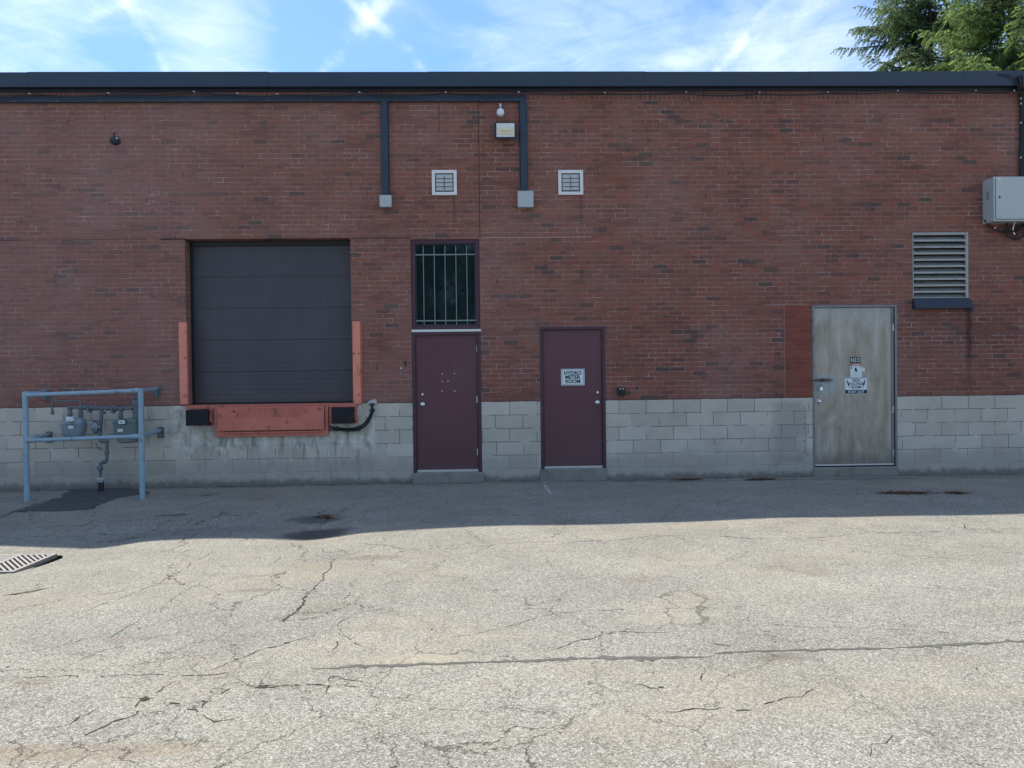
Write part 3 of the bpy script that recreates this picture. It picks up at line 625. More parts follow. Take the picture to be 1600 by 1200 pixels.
for w, pts in [(.05, [(955, 752), (1100, 752), (1270, 749), (1450, 747), (1600, 745)]), (.035, [(620, 757), (760, 755), (840, 754)]), (.03, [(230, 764), (400, 761), (560, 758)]), 
    (.018, [(572, 770), (560, 785), (535, 795), (524, 806)]), (.012, [(524, 806), (470, 808), (450, 818)]), (.014, [(315, 802), (285, 822), (255, 845)]),
    (.016, [(0, 827), (60, 824), (130, 822), (145, 817), (240, 811), (290, 806)]), (.035, [(0, 809), (30, 797), (60, 785), (95, 777)]),
    (.045, [(0, 932), (40, 926), (80, 918)]), (.016, [(530, 870), (505, 905), (486, 926)]), (.030, [(486, 926), (465, 950), (445, 975)]),
    (.008, [(335, 862), (290, 890), (240, 915), (190, 935), (120, 960)]), (.009, [(445, 865), (430, 878), (400, 885), (310, 888)]),
    (.012, [(800, 848), (900, 846), (960, 845), (1020, 838), (1100, 835), (1165, 841), (1200, 842), (1290, 840), (1330, 834), (1400, 832), (1480, 831), (1512, 828), (1600, 826)]),
    (.014, [(1512, 828), (1508, 815)]), (.012, [(550, 848), (600, 852), (625, 858), (700, 858), (800, 849)]), (.022, [(1160, 841), (1205, 842)]),
    (.010, [(0, 1058), (100, 1057), (200, 1055), (290, 1056), (370, 1052)]), (.007, [(85, 1052), (130, 1030), (220, 1000), (305, 985)]),
    (.014, [(115, 1162), (170, 1135), (205, 1120), (222, 1095), (250, 1080), (290, 1060)]), (.014, [(235, 1090), (280, 1100), (305, 1115), (320, 1095), (345, 1080), (375, 1068)]),
    (.010, [(305, 1115), (335, 1128), (380, 1118)]), (.013, [(375, 1068), (410, 1074), (450, 1068), (500, 1072), (570, 1075)]), (.009, [(480, 1100), (510, 1085), (515, 1060), (585, 1068)]),
    (.009, [(320, 1050), (390, 1020), (440, 1005), (520, 985)]), (.010, [(520, 1022), (535, 990), (560, 1010), (582, 1015)]), (.007, [(535, 990), (530, 975), (560, 960), (640, 948)]),
    (.007, [(130, 1110), (160, 1092), (215, 1090)]), (.007, [(0, 1015), (45, 1005), (90, 990)]), (.007, [(0, 1150), (60, 1140), (115, 1132), (170, 1100)]),
    (.009, [(525, 948), (505, 962), (460, 968), (400, 970)]), (.007, [(585, 870), (560, 905), (528, 948)]), (.008, [(225, 965), (180, 990), (120, 1018)]),
    (.009, [(1370, 982), (1460, 988), (1530, 997), (1565, 1005)]), (.011, [(850, 1020), (900, 1005), (960, 990), (1050, 986)]), (.009, [(1090, 1003), (1130, 1008), (1190, 1016)]),
    (.009, [(1020, 1112), (1140, 1108), (1175, 1110), (1220, 1100), (1290, 1075)]), (.012, [(975, 1060), (1010, 1068), (1030, 1072), (1038, 1084)]), (.008, [(1500, 1062), (1520, 1050), (1538, 1036)]),
    (.007, [(1360, 1110), (1400, 1108), (1450, 1104)]), (.008, [(1160, 1138), (1135, 1152), (1120, 1160)]), (.007, [(1350, 1200), (1375, 1165), (1410, 1140)]), (.007, [(960, 1170), (950, 1190)]),
    (.007, [(1098, 1040), (1094, 1070)]), (.006, [(340, 895), (270, 935), (250, 960)]), (.007, [(700, 1000), (760, 985), (870, 960), (1000, 948)]), (.006, [(1115, 975), (1250, 980), (1370, 982)])]:
    strip(ck, pts, w)
for px_, py_, r_ in ((228, 1092, .05), (410, 1073, .045), (318, 1096, .02), (1033, 1074, .02), (518, 810, .04), (500, 806, .03), (12, 1043, .012), (746, 1057, .010), (520, 1110, .008), (432, 760, .012), (300, 774, .02), (345, 780, .016), (604, 769, .02), (610, 772, .014), (1145, 898, .010), (833, 933, .008), (960, 1030, .008), (1020, 1052, .01), (1190, 928, .006)):
    c0 = G(px_, py_); b0 = len(ck.v); nn = 17; r_ = r_*.5
    for k in range(nn):
        a = 2*math.pi*k/nn; rr = r_*random.uniform(.35, 1.4); qx, qy = c0[0]+rr*1.5*math.cos(a), c0[1]+rr*math.sin(a); ck.v.append((qx, qy, float(hz(qx, qy))+.003))
    ck.f.append(tuple(b0+k for k in range(nn)))
tag(ck.build("pavement_cracks", M['crack']), "dark dirt filled cracks in the asphalt", kind='structure')
ts = MB()
strip(ts, [(485, 1045), (560, 1042), (640, 1039), (720, 1036), (800, 1034), (870, 1031), (960, 1029), (1110, 1026)], .030, .0018, .55, .035, .008, 1, 0)
strip(ts, [(1115, 1021), (1190, 1017), (1300, 1015), (1400, 1013)], .030, .0018, .55, .035, .008, 1, 0)
strip(ts, [(1400, 1013), (1510, 1008), (1600, 1003), (1660, 1000)], .030, .0018, .55, .035, .008, 1, 0)
tag(ts.build("tar_seam", M['tar']), "dark tar seam running across the asphalt", kind='structure')
# a worn white paint tick on the asphalt near the right maroon door
pm = MB()
strip(pm, [(850, 757), (862, 774)], .05, .005, .3, .04, .004, 1, 0); strip(pm, [(846, 755), (857, 754)], .05, .006, .3, .03, .003, 1, 0)
tag(pm.build("painted_mark", paint("worn_white_mark", (.42, .42, .40), .8, 0, .5, 30, .2, dirt=(.15, .15, .14), dirt_amt=.9)), "worn white paint mark on the asphalt", kind='structure')

# loose grit, one scattered mass
def pebbles(name, n, fx, size, mat, label, colour=None):
    v = []; f = []
    for i in range(n):
        x, y, s = fx(); z = float(hz(x, y)); b0 = len(v); a0 = random.random()*6
        for k in range(5):
            a = a0+2*math.pi*k/5; v.append((x+s*math.cos(a)*random.uniform(.7, 1.2), y+s*math.sin(a)*random.uniform(.7, 1.2), z+.001))
        v.append((x+s*.2, y, z+s*random.uniform(.5, .9)))
        for k in range(5): f.append((b0+k, b0+(k+1) % 5, b0+5))
    o = npmesh(name, np.array(v), np.array(f), mat)
    return tag(o, label, 'gravel', kind='stuff')
def fx_wall():
    x = random.uniform(-9, 9); return x, -abs(random.gauss(0, .11))-.012, random.choice((.004, .005, .006, .008, .010, .014))*random.uniform(.7, 1.2)
pebbles("loose_grit", 3200, fx_wall, .01, M['gravel'], "fine grit and dirt gathered along the foot of the wall")
def fx_lot():
    return random.uniform(-8, 8), random.uniform(-10.5, -.4), random.uniform(.002, .0055)
o = pebbles("loose_stones", 1400, fx_lot, .01, M['gravel'], "tiny loose stones scattered over the asphalt")

# ------------------------------------------------------------------ building
bld = thing("brick_building", (0, 0, 0), "long flat roofed red brick building on a grey concrete block base", "building")
XL, XR, YB, ZT = -17., 19., 12., 6.245
ZB0 = -.3
def R(a): return round(a, 3)
dockx0, dockx1, dockz0, dockz1 = R(WX(290.5, 500)), R(WX(549, 500)), R(WZ(632, 420)), R(3.757)
ax0, ax1, az0, az1 = R(WX(644, 560)), R(WX(751, 560)), R(WZ(738, 700)), R(WZ(374, 700))
bx0, bx1, bz0, bz1 = R(WX(844.5, 620)), R(WX(946, 620)), R(WZ(732, 895)), R(WZ(510.5, 895))
sx0, sx1, sz0, sz1 = R(WX(1269.5, 600)), R(WX(1402, 600)), R(WZ(730, 1335)), R(WZ(476.5, 1335))
lx0, lx1, lz0, lz1 = R(WX(1425.5, 414)), R(WX(1513, 414)), R(WZ(467, 1470)), R(WZ(362.5, 1470))
holes = [(dockx0, dockx1, dockz0, dockz1, .30), (ax0, ax1, az0, az1, .22), (bx0, bx1, bz0, bz1, .22), (sx0, sx1, sz0, sz1, .22), (lx0, lx1, lz0, lz1, .25)]
def face_with_holes(z0, z1, name, mat):
    xs = sorted({XL, XR} | {h[0] for h in holes} | {h[1] for h in holes}); zs = sorted({z0, z1} | {min(max(q, z0), z1) for h in holes for q in h[2:4]})
    mb = MB(); ids = {}
    def vid(x, y, z):
        k = (x, y, z)
        if k not in ids: ids[k] = len(mb.v); mb.v.append(k)
        return ids[k]
    def hole_at(x, z): return any(h[0] < x < h[1] and h[2] < z < h[3] for h in holes)
    for i in range(len(xs)-1):
        for j in range(len(zs)-1):
            if hole_at((xs[i]+xs[i+1])/2, (zs[j]+zs[j+1])/2): continue
            mb.f.append((vid(xs[i], 0, zs[j]), vid(xs[i+1], 0, zs[j]), vid(xs[i+1], 0, zs[j+1]), vid(xs[i], 0, zs[j+1])))
    for x0, x1, a, b_, dep in holes:
        lo, hi = max(a, z0), min(b_, z1)
        if hi <= lo: continue
        mb.f.append((vid(x0, 0, lo), vid(x0, 0, hi), vid(x0, dep, hi), vid(x0, dep, lo))); mb.f.append((vid(x1, 0, hi), vid(x1, 0, lo), vid(x1, dep, lo), vid(x1, dep, hi)))
        if b_ <= z1: mb.f.append((vid(x0, 0, b_), vid(x1, 0, b_), vid(x1, dep, b_), vid(x0, dep, b_)))
        if a >= z0: mb.f.append((vid(x1, 0, a), vid(x0, 0, a), vid(x0, dep, a), vid(x1, dep, a)))
    for x, s in ((XL, 1), (XR, -1)): mb.f.append((vid(x, 0, z0), vid(x, 0, z1), vid(x, YB, z1), vid(x, YB, z0)))
    mb.f.append((vid(XL, YB, z0), vid(XL, YB, z1), vid(XR, YB, z1), vid(XR, YB, z0)))
    return mb.build(name, mat, bld)
face_with_holes(ZB0, 1.212, "block_base", M['block'])
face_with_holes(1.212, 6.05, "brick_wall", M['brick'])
rf = MB().box(XL, XR, 0, YB, 6.05, 6.20).build("roof", M['roof'], bld)
# dark rooms behind the louvre
MB().box(lx0-.3, lx1+.3, .26, .6, lz0-.2, lz1+.2).build("inner_wall", M['black'], bld)
fa = MB(); x = XL-.1; k = 0; cuts = [-17.1, -13.2, -9.8, WX(60), WX(430), WX(675), WX(1010), WX(1262), WX(1500), WX(1580), 11.5, 15, 19.1]
for a, b_ in zip(cuts[:-1], cuts[1:]):
    dz_ = [0, .004, -.003, .003, -.003, .001, -.004, -.002, .005, .004, .002, .0][k % 12]; k += 1
    fa.box(a, b_-.002, -.13, -.118+.002*(k % 2), 6.02, ZT+dz_); fa.box(a, b_-.002, -.128, .25, ZT+dz_-.016, ZT+dz_-.002); fa.box(a, b_-.002, -.138, -.1305, 6.02, 6.036)
fa.build("fascia", M['fascia'], bld, bev=.002)
MB().box(XL-.1, XR+.1, -.112, -.001, 6.03, 6.215).build("blocking", M['navy'], bld)
MB().box(XL, XR, -.035, -.002, 5.985, 6.028).build("eaves_trim", M['navy'], bld, bev=.003)

# overhead dock door, ribbed panels set back in the opening
od = MB(); y0 = .235; npan = 5; nz = 26; z = dockz0; H = dockz1-.07-dockz0
for i in range(npan):
    za, zb = dockz0+.012+H*i/npan, dockz0+.012+H*(i+1)/npan-.003; zs = np.linspace(za, zb, nz+1); b0 = len(od.v)
    for j, q in enumerate(zs):
        yy = y0+(.0016 if (j//2) % 2 else 0) if 1 < j < nz-1 else y0+.004*(j in (0, nz))
        od.v += [(dockx0+.02, yy, q), (dockx1-.005, yy, q)]
    for j in range(nz): od.f.append((b0+2*j, b0+2*j+1, b0+2*j+3, b0+2*j+2))
    od.box(dockx0+.02, dockx1-.005, y0+.012, y0+.04, za-.008, zb+.004)
odo = od.build("overhead_door", M['dockdoor'], bld); odo['label'] = "dark brown ribbed overhead door closed in the dock opening"
MB().box(dockx0+.001, dockx1-.001, y0-.05, y0-.005, dockz1-.075, dockz1-.001).build("header_seal", M['black'], odo, bev=.004)
MB().box(dockx0+.002, dockx0+.035, y0-.04, y0-.004, dockz0, dockz1-.08).build("side_seal", M['black'], odo, bev=.004)
MB().box(dockx1-.03, dockx1-.002, y0-.03, y0-.004, dockz0, dockz1-.08).build("side_seal", M['black'], odo, bev=.004)
MB().box(dockx0+.04, dockx1-.032, y0-.022, y0-.001, dockz0+.001, dockz0+.034).build("bottom_seal", M['rubber'], odo, bev=.004)

def knob(px_, py_, parent, r=.027, y=.0, kind="handle", keyed=False):
    x, z = W(px_, py_); mb = MB()
    if kind == "handle": mb.lathe((x, y, z), (0, -1, 0), [(0, .034), (.006, .034), (.010, .022), (.022, .014), (.030, .016), (.038, r), (.055, r*1.02), (.064, r*.75), (.067, r*.4)], 28)
    else: mb.lathe((x, y, z), (0, -1, 0), [(0, r), (.012, r*.96), (.018, r*.8), (.019, r*.3)], 28)
    return mb.build(kind, M['chrome'], parent, smooth=True)
def hinges(pxs, parent, y):
    for px_, py_ in pxs:
        x, z = W(px_, py_); mb = MB(); mb.tube([(x, y-.006, z-.055), (x, y-.006, z+.055)], .0075, 10); mb.box(x-.014, x+.014, y-.001, y+.004, z-.052, z+.052)
        mb.build("hinge", M['zinc'], parent, smooth=True)
def frame_mb(x0, x1, z0, z1, w, y0, y1, bottom=False, top=True):
    mb = MB(); mb.box(x0, x0+w, y0, y1, z0, z1); mb.box(x1-w, x1, y0, y1, z0, z1)
    if top: mb.box(x0+w, x1-w, y0+.001, y1, z1-w, z1)
    if bottom: mb.box(x0+w, x1-w, y0+.001, y1, z0, z0+w)
    return mb
# door A under the barred window
dtop = R(WZ(518.5, 700)); ztr = R(WZ(514.2, 700))
dA = MB().box(ax0+.052, ax1-.052, .030, .074, az0+.035, dtop-.034).build("door", M['maroon'], bld, bev=.003); dA['label'] = "maroon steel door with bolt holes below the barred window"
frame_mb(ax0-.004, ax1+.004, az0-.02, dtop, .05, -.006, .10).build("door_frame", M['maroon_frame'], dA, bev=.004)
frame_mb(ax0+.046, ax1-.046, az0+.02, dtop-.03, .014, .012, .03, top=True).build("door_stop", M['maroon_frame'], dA, bev=.003)
MB().box(ax0+.055, ax1-.055, .012, .029, az0+.004, az0+.040).build("kick_strip", M['alu'], dA, bev=.003)
knob(660, 632, dA, y=.030); knob(660, 616, dA, .021, .030, "deadbolt"); hinges([(745.5, 545), (745.8, 624), (746.5, 706)], dA, .024)
for px_, py_, dk in ((691, 584, 0), (710, 583.5, 0), (691, 596, 0), (700, 595.5, 0), (710.5, 595.5, 1), (691, 611, 0), (701, 611, 1), (710.5, 611, 0)):
    x, z = W(px_, py_, .03); MB().lathe((x, .0305, z), (0, -1, 0), [(0, .009), (.003, .009), (.0045, .006)], 14).build('bolt_hole' if dk else 'bolt_head', M['black' if dk else 'white'], dA, smooth=True)
MB().box(ax0-.004, ax1+.012, -.010, .045, dtop+.001, ztr+.0-.004).build("drip_bar", M['white'], bld, bev=.004)['label'] = "white metal drip bar between the window and the door"
# window A
wn = frame_mb(ax0, ax1-.002, ztr, az1-.001, .060, .018, .10, bottom=True).build("window", M['maroon_frame'], bld, bev=.004); wn['label'] = "dark barred window above the maroon door"
MB().box(ax0+.05, ax1-.05, .070, .078, ztr+.05, az1-.05).build("pane", M['glass'], wn)
fr = frame_mb(ax0+.060, ax1-.062, ztr+.060, az1-.061, .020, .040, .07, bottom=True).build("inner_frame", M['navy'], wn, bev=.003)
for px_ in (661.2, 678.2, 695, 712, 729): 
    xa, za = W(px_-.0, 386, .035); xb, zb = W(px_+2.0, 508, .035); MB().tube([(xa+.0, .036, ztr+.070), (xa, .036, az1-.072-.02)], .0062, 10).build("window_bar", M['bars'], wn, smooth=True)
for py_ in (398, 501): 
    z = WZ(py_, 695, .03); MB().box(ax0+.065, ax1-.067, .020, .0295, z-.009, z+.009).build("cross_bar", M['bars'], wn, bev=.002)
MB().box(ax1-.053, ax1-.0475, .005, .03, az0+.04, dtop-.04).build('door_gap', M['black'], dA); MB().box(ax0+.0475, ax0+.053, .005, .03, az0+.04, dtop-.04).build('door_gap', M['black'], dA)
# door B
dB = MB().box(bx0+.048, bx1-.048, .030, .074, bz0+.035, bz1-.050).build("door", M['maroon'], bld, bev=.003); dB['label'] = "maroon steel door right of the barred window, holding the white sign"
frame_mb(bx0-.003, bx1+.003, bz0-.02, bz1+.003, .045, -.006, .10).build("door_frame", M['maroon_frame'], dB, bev=.004)
frame_mb(bx0+.042, bx1-.042, bz0+.02, bz1-.042, .014, .012, .03).build("door_stop", M['maroon_frame'], dB, bev=.003)
MB().box(bx0+.052, bx1-.052, .012, .029, bz0+.004, bz0+.036).build("kick_strip", M['alu'], dB, bev=.003)
knob(934, 629, dB, y=.030); knob(934, 613, dB, .021, .030, "deadbolt"); hinges([(847.6, 541), (848, 624), (849, 706)], dB, .024)
MB().box(bx1-.049, bx1-.0435, .005, .03, bz0+.04, bz1-.055).build('door_gap', M['black'], dB); MB().box(bx0+.0435, bx0+.049, .005, .03, bz0+.04, bz1-.055).build('door_gap', M['black'], dB)
# steel door
dS = MB().box(sx0+.040, sx1-.045, .028, .072, sz0+.050, sz1-.040).build("door", M['steeldoor'], bld, bev=.003); dS['label'] = "bare weathered steel door with warning signs and a padlock"
MB().box(sx1-.0445, sx1-.037, .012, .03, sz0+.03, sz1-.04).build('door_gap', M['black'], dS); MB().box(sx0+.0375, sx0+.0425, .012, .027, sz0+.03, sz1-.04).build('door_gap', M['black'], dS)
frame_mb(sx0+.003, sx1-.002, sz0, sz1-.003, .034, -.004, .10).build("door_frame", M['steelframe'], dS, bev=.004)
MB().box(sx0+.045, sx1-.05, .010, .027, sz0+.026, sz0+.050).build("kick_strip", M['alu'], dS, bev=.002)
MB().box(sx0+.037, sx1-.038, .03, .10, sz0, sz0+.022).build("threshold", M['black'], dS)
MB().box(sx1-.080, sx1-.048, .014, .0275, sz0+.055, sz1-.045).build("astragal", M['steelframe'], dS, bev=.002)
hinges([(1396, 640), (1396.5, 708), (1396, 512)], dS, .012)
knob(1280, 627.5, dS, .026, .028)
def slab(px0, px1, py0, py1, y0, y1, name, parent, mat=M['concrete'], bev=.012):
    x0, za = W(px0, py1, y0); x1, zb = W(px1, py0, y0); return MB().box(x0, x1, y0, y1, za, zb).build(name, mat, parent, bev=bev)
MB().box(ax0-.02, ax1+.035, -.055, .2, -.09, az0-.004).build("door_step", M['concrete'], bld, bev=.012)
MB().box(bx0-.02, bx1+.01, -.035, .2, -.09, bz0-.004).build("door_step", M['concrete'], bld, bev=.012)
MB().box(sx0-.005, sx1+.01, -.025, .2, -.09, sz0-.004).build("door_step", M['concrete'], bld, bev=.012)
# small square exhaust vents
def vent(px0, px1, py0, py1, label):
    xa, za = W(px0, py1, -.02); xb, zb = W(px1, py0, -.02)
    v = frame_mb(xa, xb, za, zb, .050, -.028, -.002, bottom=True).build("vent", M['white'], bld, bev=.004); v['label'] = label
    frame_mb(xa+.052, xb-.052, za+.052, zb-.052, .012, -.010, -.002, bottom=True).build("vent_throat", M['black'], v)
    MB().box(xa+.051, xb-.051, -.006, -.003, za+.051, zb-.051).build("vent_back", M['black'], v)
    sl_ = MB(); n = 4; h = (zb-za-.13)/n
    for i in range(n):
        z0 = za+.065+i*h; sl_.hexa([(xa+.066, -.024, z0+.006), (xb-.066, -.024, z0+.006), (xb-.066, -.010, z0+h+.0), (xa+.066, -.010, z0+h), (xa+.066, -.021, z0+.004), (xb-.066, -.021, z0+.004), (xb-.066, -.008, z0+h-.002), (xa+.066, -.008, z0+h-.002)])
    sl_.build("vent_slats", M['ventslat'], v)
    MB().tube([((xa+xb)/2, -.027, za+.08), ((xa+xb)/2, -.024, zb-.09)], .004, 8).build("tie_rod", M['black'], v)
vent(675, 713.5, 265.5, 305, "small square white vent left of the vertical wall joint")
vent(872.5, 911, 265.5, 304.5, "small square white vent right of the tall cable duct")
# big louvre
lv = MB(); lv.box(lx1-.045, lx1-.003, -.006, .05, lz0, lz1-.004); lv.box(lx0+.003, lx0+.018, -.004, .05, lz0, lz1-.004); lv.box(lx0+.018, lx1-.045, .0, .05, lz1-.045, lz1-.004)
lvo = lv.build("louvre_vent", M['louvre'], bld, bev=.003); lvo['label'] = "large grey louvred vent above and right of the steel door"
bl = MB(); n = 10; h = (lz1-.045-lz0)/n
for i in range(n):
    z0 = lz0+i*h; q = .004
    bl.hexa([(lx0+.018, -.002, z0), (lx1-.045, -.002, z0), (lx1-.045, .085, z0+h*.82), (lx0+.018, .085, z0+h*.82), (lx0+.018, -.004, z0+.006), (lx1-.045, -.004, z0+.006), (lx1-.045, .083, z0+h*.82+.006), (lx0+.018, .083, z0+h*.82+.006)])
    bl.box(lx0+.018, lx1-.045, -.006, -.0045, z0-.004, z0+.026)
bl.build("louvre_blades", M['louvre'], lvo)
a, b_ = WX(1427, 475), WX(1518, 475)
sl_ = MB(); zt_, zb_ = lz0+.012, WZ(482.5, 1470)
sl_.hexa([(lx0-.01, -.10, zb_), (lx1+.04, -.10, zb_), (lx1+.04, -.002, zb_), (lx0-.01, -.002, zb_), (lx0+.0, -.03, zt_), (lx1+.0, -.03, zt_), (lx1, -.007, zt_), (lx0, -.007, zt_)])
sl_.build("vent_sill", M['navy'], lvo, bev=.004)

# ------------------------------------------------------------------ things on the wall
def T3(px_, py_, Y): x, z = W(px_, py_, Y); return (x, Y, z)
# cable duct below the fascia with two drops
dct = thing("cable_duct", (WX(601, 200), 0, 5.87), "dark metal cable duct under the fascia with two long drops", "cable duct")
zd0, zd1 = WZ(158.5, 700, -.05), WZ(149, 700, -.05); xe = WX(822.5, 153, -.05)
MB().box(XL+.5, xe, -.060, -.001, zd0, zd1).build("duct_run", M['duct'], dct, bev=.006)
for i, (pa, pb, pz) in enumerate(((596.0, 606.5, 306), (813, 823, 300))):
    xa, xb = WX(pa, 230, -.05), WX(pb, 230, -.05); zb = WZ(pz, (pa+pb)/2, -.05)
    MB().box(xa, xb, -.062, -.001, zb, zd0-.001).box(xa-.014, xa-.0005, -.012, -.001, zb, zd0-.001).box(xb+.0005, xb+.014, -.012, -.001, zb, zd0-.001).build("duct_drop", M['duct'], dct, bev=.004)
    for pz_ in (160, 233, 296):
        z = WZ(pz_, pa)
        for xx in (xa-.007, xb+.007): MB().lathe((xx, -.012, z), (0, -1, 0), [(0, .006), (.004, .005)], 10).build("screw", M['zinc'], dct, smooth=True)
for px_ in range(-40, 800, 66):
    x = WX(px_, 158); MB().lathe((x, -.0605, zd0+.012), (0, -1, 0), [(0, .006), (.004, .005)], 10).build("screw", M['zinc'], dct, smooth=True)
def jbox(px0, px1, py0, py1, dep, name, label, group=None):
    xa, za = W(px0, py1, -dep); xb, zb = W(px1, py0, -dep)
    t = thing(name, ((xa+xb)/2, 0, za), label, "junction box", group)
    MB().box(xa+.004, xb-.004, -dep+.02, -.002, za+.004, zb-.004).build("housing", M['box'], t, bev=.006)
    MB().box(xa, xb, -dep, -dep+.019, za, zb).build("lid", M['box'], t, bev=.006)
    for xx in (xa+.018, xb-.018):
        for zz in (za+.018, zb-.018): MB().lathe((xx, -dep, zz), (0, -1, 0), [(0, .007), (.003, .006)], 10).build("screw", M['zinc'], t, smooth=True)
jbox(593, 611.5, 304.5, 323, .10, "junction_box", "small grey junction box under the left duct drop, above the dock door")
jbox(809, 833.5, 298, 323.5, .12, "junction_box", "larger grey junction box under the right duct drop, between the two square vents")

# cable slung under the fascia on white clips
cb = thing("slung_cable", (0, 0, 6.0), "thin black cable slung along the fascia on white clips", "cable")
clips = [(-60, 147), (45, 146.5), (168, 145.5), (302, 143.5), (370, 146), (432, 147), (561, 144.5), (696, 144.5), (810, 144), (945, 145), (1072, 144), (1187, 145), (1294, 144), (1403, 142), (1525, 142), (1585, 142), (1680, 142)]
pts = []; 
for (a, za), (b_, zb) in zip(clips[:-1], clips[1:]):
    sag = random.uniform(.012, .035)
    for i in range(8):
        t = i/8; x, z = W(a+(b_-a)*t, za+(zb-za)*t, -.15); pts.append((x, -.115-.01*math.sin(t*3), z-.008-sag*4*t*(1-t)))
MB().tube(pts, .011, 8).build("cable", M['black'], cb, smooth=True)
pts2 = [(p[0], p[1]-.004+.01*math.sin(p[0]*3), p[2]+.018+.010*math.sin(p[0]*2.3)) for p in pts]
MB().tube(pts2, .007, 6).build("cable", M['black'], cb, smooth=True)
for a, za in clips:
    x, z = W(a, za, -.15)
    mb = MB().tube([(x+.018*math.sin(q), -.118-.018*math.cos(q)-.004, z+.018*math.cos(q)*.8) for q in np.linspace(-.4, 3.6, 9)], .004, 6)
    mb.tube([(x, -.145, z), (x, -.150, z+.010)], .008, 8)
    mb.build("clip", M['white'], cb, smooth=True)

# flood light
fx0, fz0 = W(772, 219, -.12); fx1, fz1 = W(807, 194, -.12)
fl = thing("floodlight", ((fx0+fx1)/2, 0, fz0), "rectangular floodlight with a cream reflector in a dark housing", "floodlight")
cxm = (fx0+fx1)/2; yy0, yy1 = -.20, -.10
hb = MB().hexa([(fx0, yy0+.05, fz0), (fx1, yy0+.05, fz0), (fx1-.03, -.05, fz0+.05), (fx0+.03, -.05, fz0+.05), (fx0, yy0, fz1), (fx1, yy0, fz1), (fx1-.03, -.05, fz1-.03), (fx0+.03, -.05, fz1-.03)])
hb.build("housing", M['navy'], fl, bev=.006)
def tilt(x, z, off): 
    t = (z-fz0)/(fz1-fz0); return (x, yy0+.05*(1-t)-off, z)
def tpanel(x0, x1, z0, z1, off, th):
    p = [tilt(x0, z0, off+th), tilt(x1, z0, off+th), tilt(x1, z0, off), tilt(x0, z0, off), tilt(x0, z1, off+th), tilt(x1, z1, off+th), tilt(x1, z1, off), tilt(x0, z1, off)]
    return MB().hexa(p)
ix0, ix1, iz0, iz1 = fx0+.036, fx1-.032, fz0+.036, fz1-.012
tpanel(ix0, ix1, iz0, iz1, .001, .004).build("reflector", M['lens'], fl, bev=.002)
tpanel(ix0+.015, ix1-.012, iz0+.035, iz1-.06, .006, .010).build("lamp_tray", M['cream'], fl, bev=.003)
MB().tube([tilt(ix0+.06, (iz0+iz1)/2-.005, .02), tilt(ix1-.06, (iz0+iz1)/2-.005, .02)], .010, 10).build("lamp_tube", M['cream'], fl, smooth=True)
for a in (0, 1):
    b0 = tpanel(fx0+.012 if a == 0 else fx1-.030, fx0+.034 if a == 0 else fx1-.010, fz0+.01, fz1-.006, .001, .010)
    b0.build("bezel", M['navy'], fl, bev=.003)
tpanel(fx0+.034, fx1-.030, fz0+.006, fz0+.034, .001, .010).build("bezel", M['navy'], fl, bev=.003)
MB().box(cxm-.03, cxm+.03, -.06, -.002, (fz0+fz1)/2-.02, (fz0+fz1)/2+.05).build("bracket", M['navy'], fl, bev=.004)
# round sensor above it
sxm, szm = W(782, 174.5, -.07)
se = thing("light_sensor", (sxm, 0, szm), "small round white light sensor above the floodlight", "sensor")
MB().lathe((sxm, -.03, szm), (0, -1, 0), [(0, .035), (.01, .052), (.03, .056), (.045, .054), (.05, .046), (.056, .02)], 28).build("sensor_head", M['lens'], se, smooth=True)
MB().lathe((sxm, -.002, szm), (0, -1, 0), [(0, .060), (.02, .060), (.027, .035)], 28).build("back_plate", M['zinc'], se, smooth=True)
MB().box(sxm-.018, sxm+.018, -.05, -.002, szm+.075, szm+.135).tube([(sxm, -.03, szm+.03), (sxm, -.03, szm+.10)], .013, 10).build("conduit_stub", M['zinc'], se, bev=.004)

# small dark fitting high on the left
x, z = W(178, 219.5, -.06)
ft = thing("wall_fitting", (x, 0, z), "small dark wall fitting high on the brick left of the dock door", "fitting")
MB().lathe((x, -.002, z+.03), (0, -.6, -1), [(0, .05), (.02, .075), (.05, .078), (.075, .045), (.082, .01)], 20).build("hood", M['duct'], ft, smooth=True)
MB().lathe((x+.045, -.065, z+.025), (.2, -1, 0), [(0, .016), (.012, .014)], 14).build("lens", M['lens'], ft, smooth=True)
MB().tube([(x-.01, -.01, z+.13), (x-.01, -.05, z+.10), (x, -.05, z+.04)], .012, 10).build("stem", M['duct'], ft, smooth=True)

# intercom / bell box beside the right maroon door
xa, za = W(965.5, 618, -.05); xb, zb = W(977, 605.5, -.05)
bb = thing("bell_box", ((xa+xb)/2, 0, za), "small black bell box on the brick beside the maroon door", "bell box")
MB().box(xa, xb, -.055, -.002, za, zb).build("housing", M['black'], bb, bev=.01)
MB().box(xa+.02, xb-.02, -.062, -.0555, za+.02, zb-.045).build("hood", M['rubber'], bb, bev=.004)
for q in (.3, .7): MB().lathe((xa+(xb-xa)*q, -.0555, zb-.022), (0, -1, 0), [(0, .010), (.006, .008)], 14).build("button", M['lens'], bb, smooth=True)
# bolts in the brick left of the barred window's door
x, z = W(633.5, 567.5)
ws = thing("wall_anchor", (x, 0, z), "rusty anchor slot and bolt in brick left of the maroon door", "anchor")
MB().box(x-.012, x+.010, -.012, -.001, z-.045, z+.04).build("slot_plate", M['black'], ws, bev=.004)
x2, z2 = W(627, 575.5); MB().lathe((x2, -.001, z2), (0, -1, 0), [(0, .016), (.01, .013), (.016, .006)], 14).build("bolt", M['white'], ws, smooth=True)

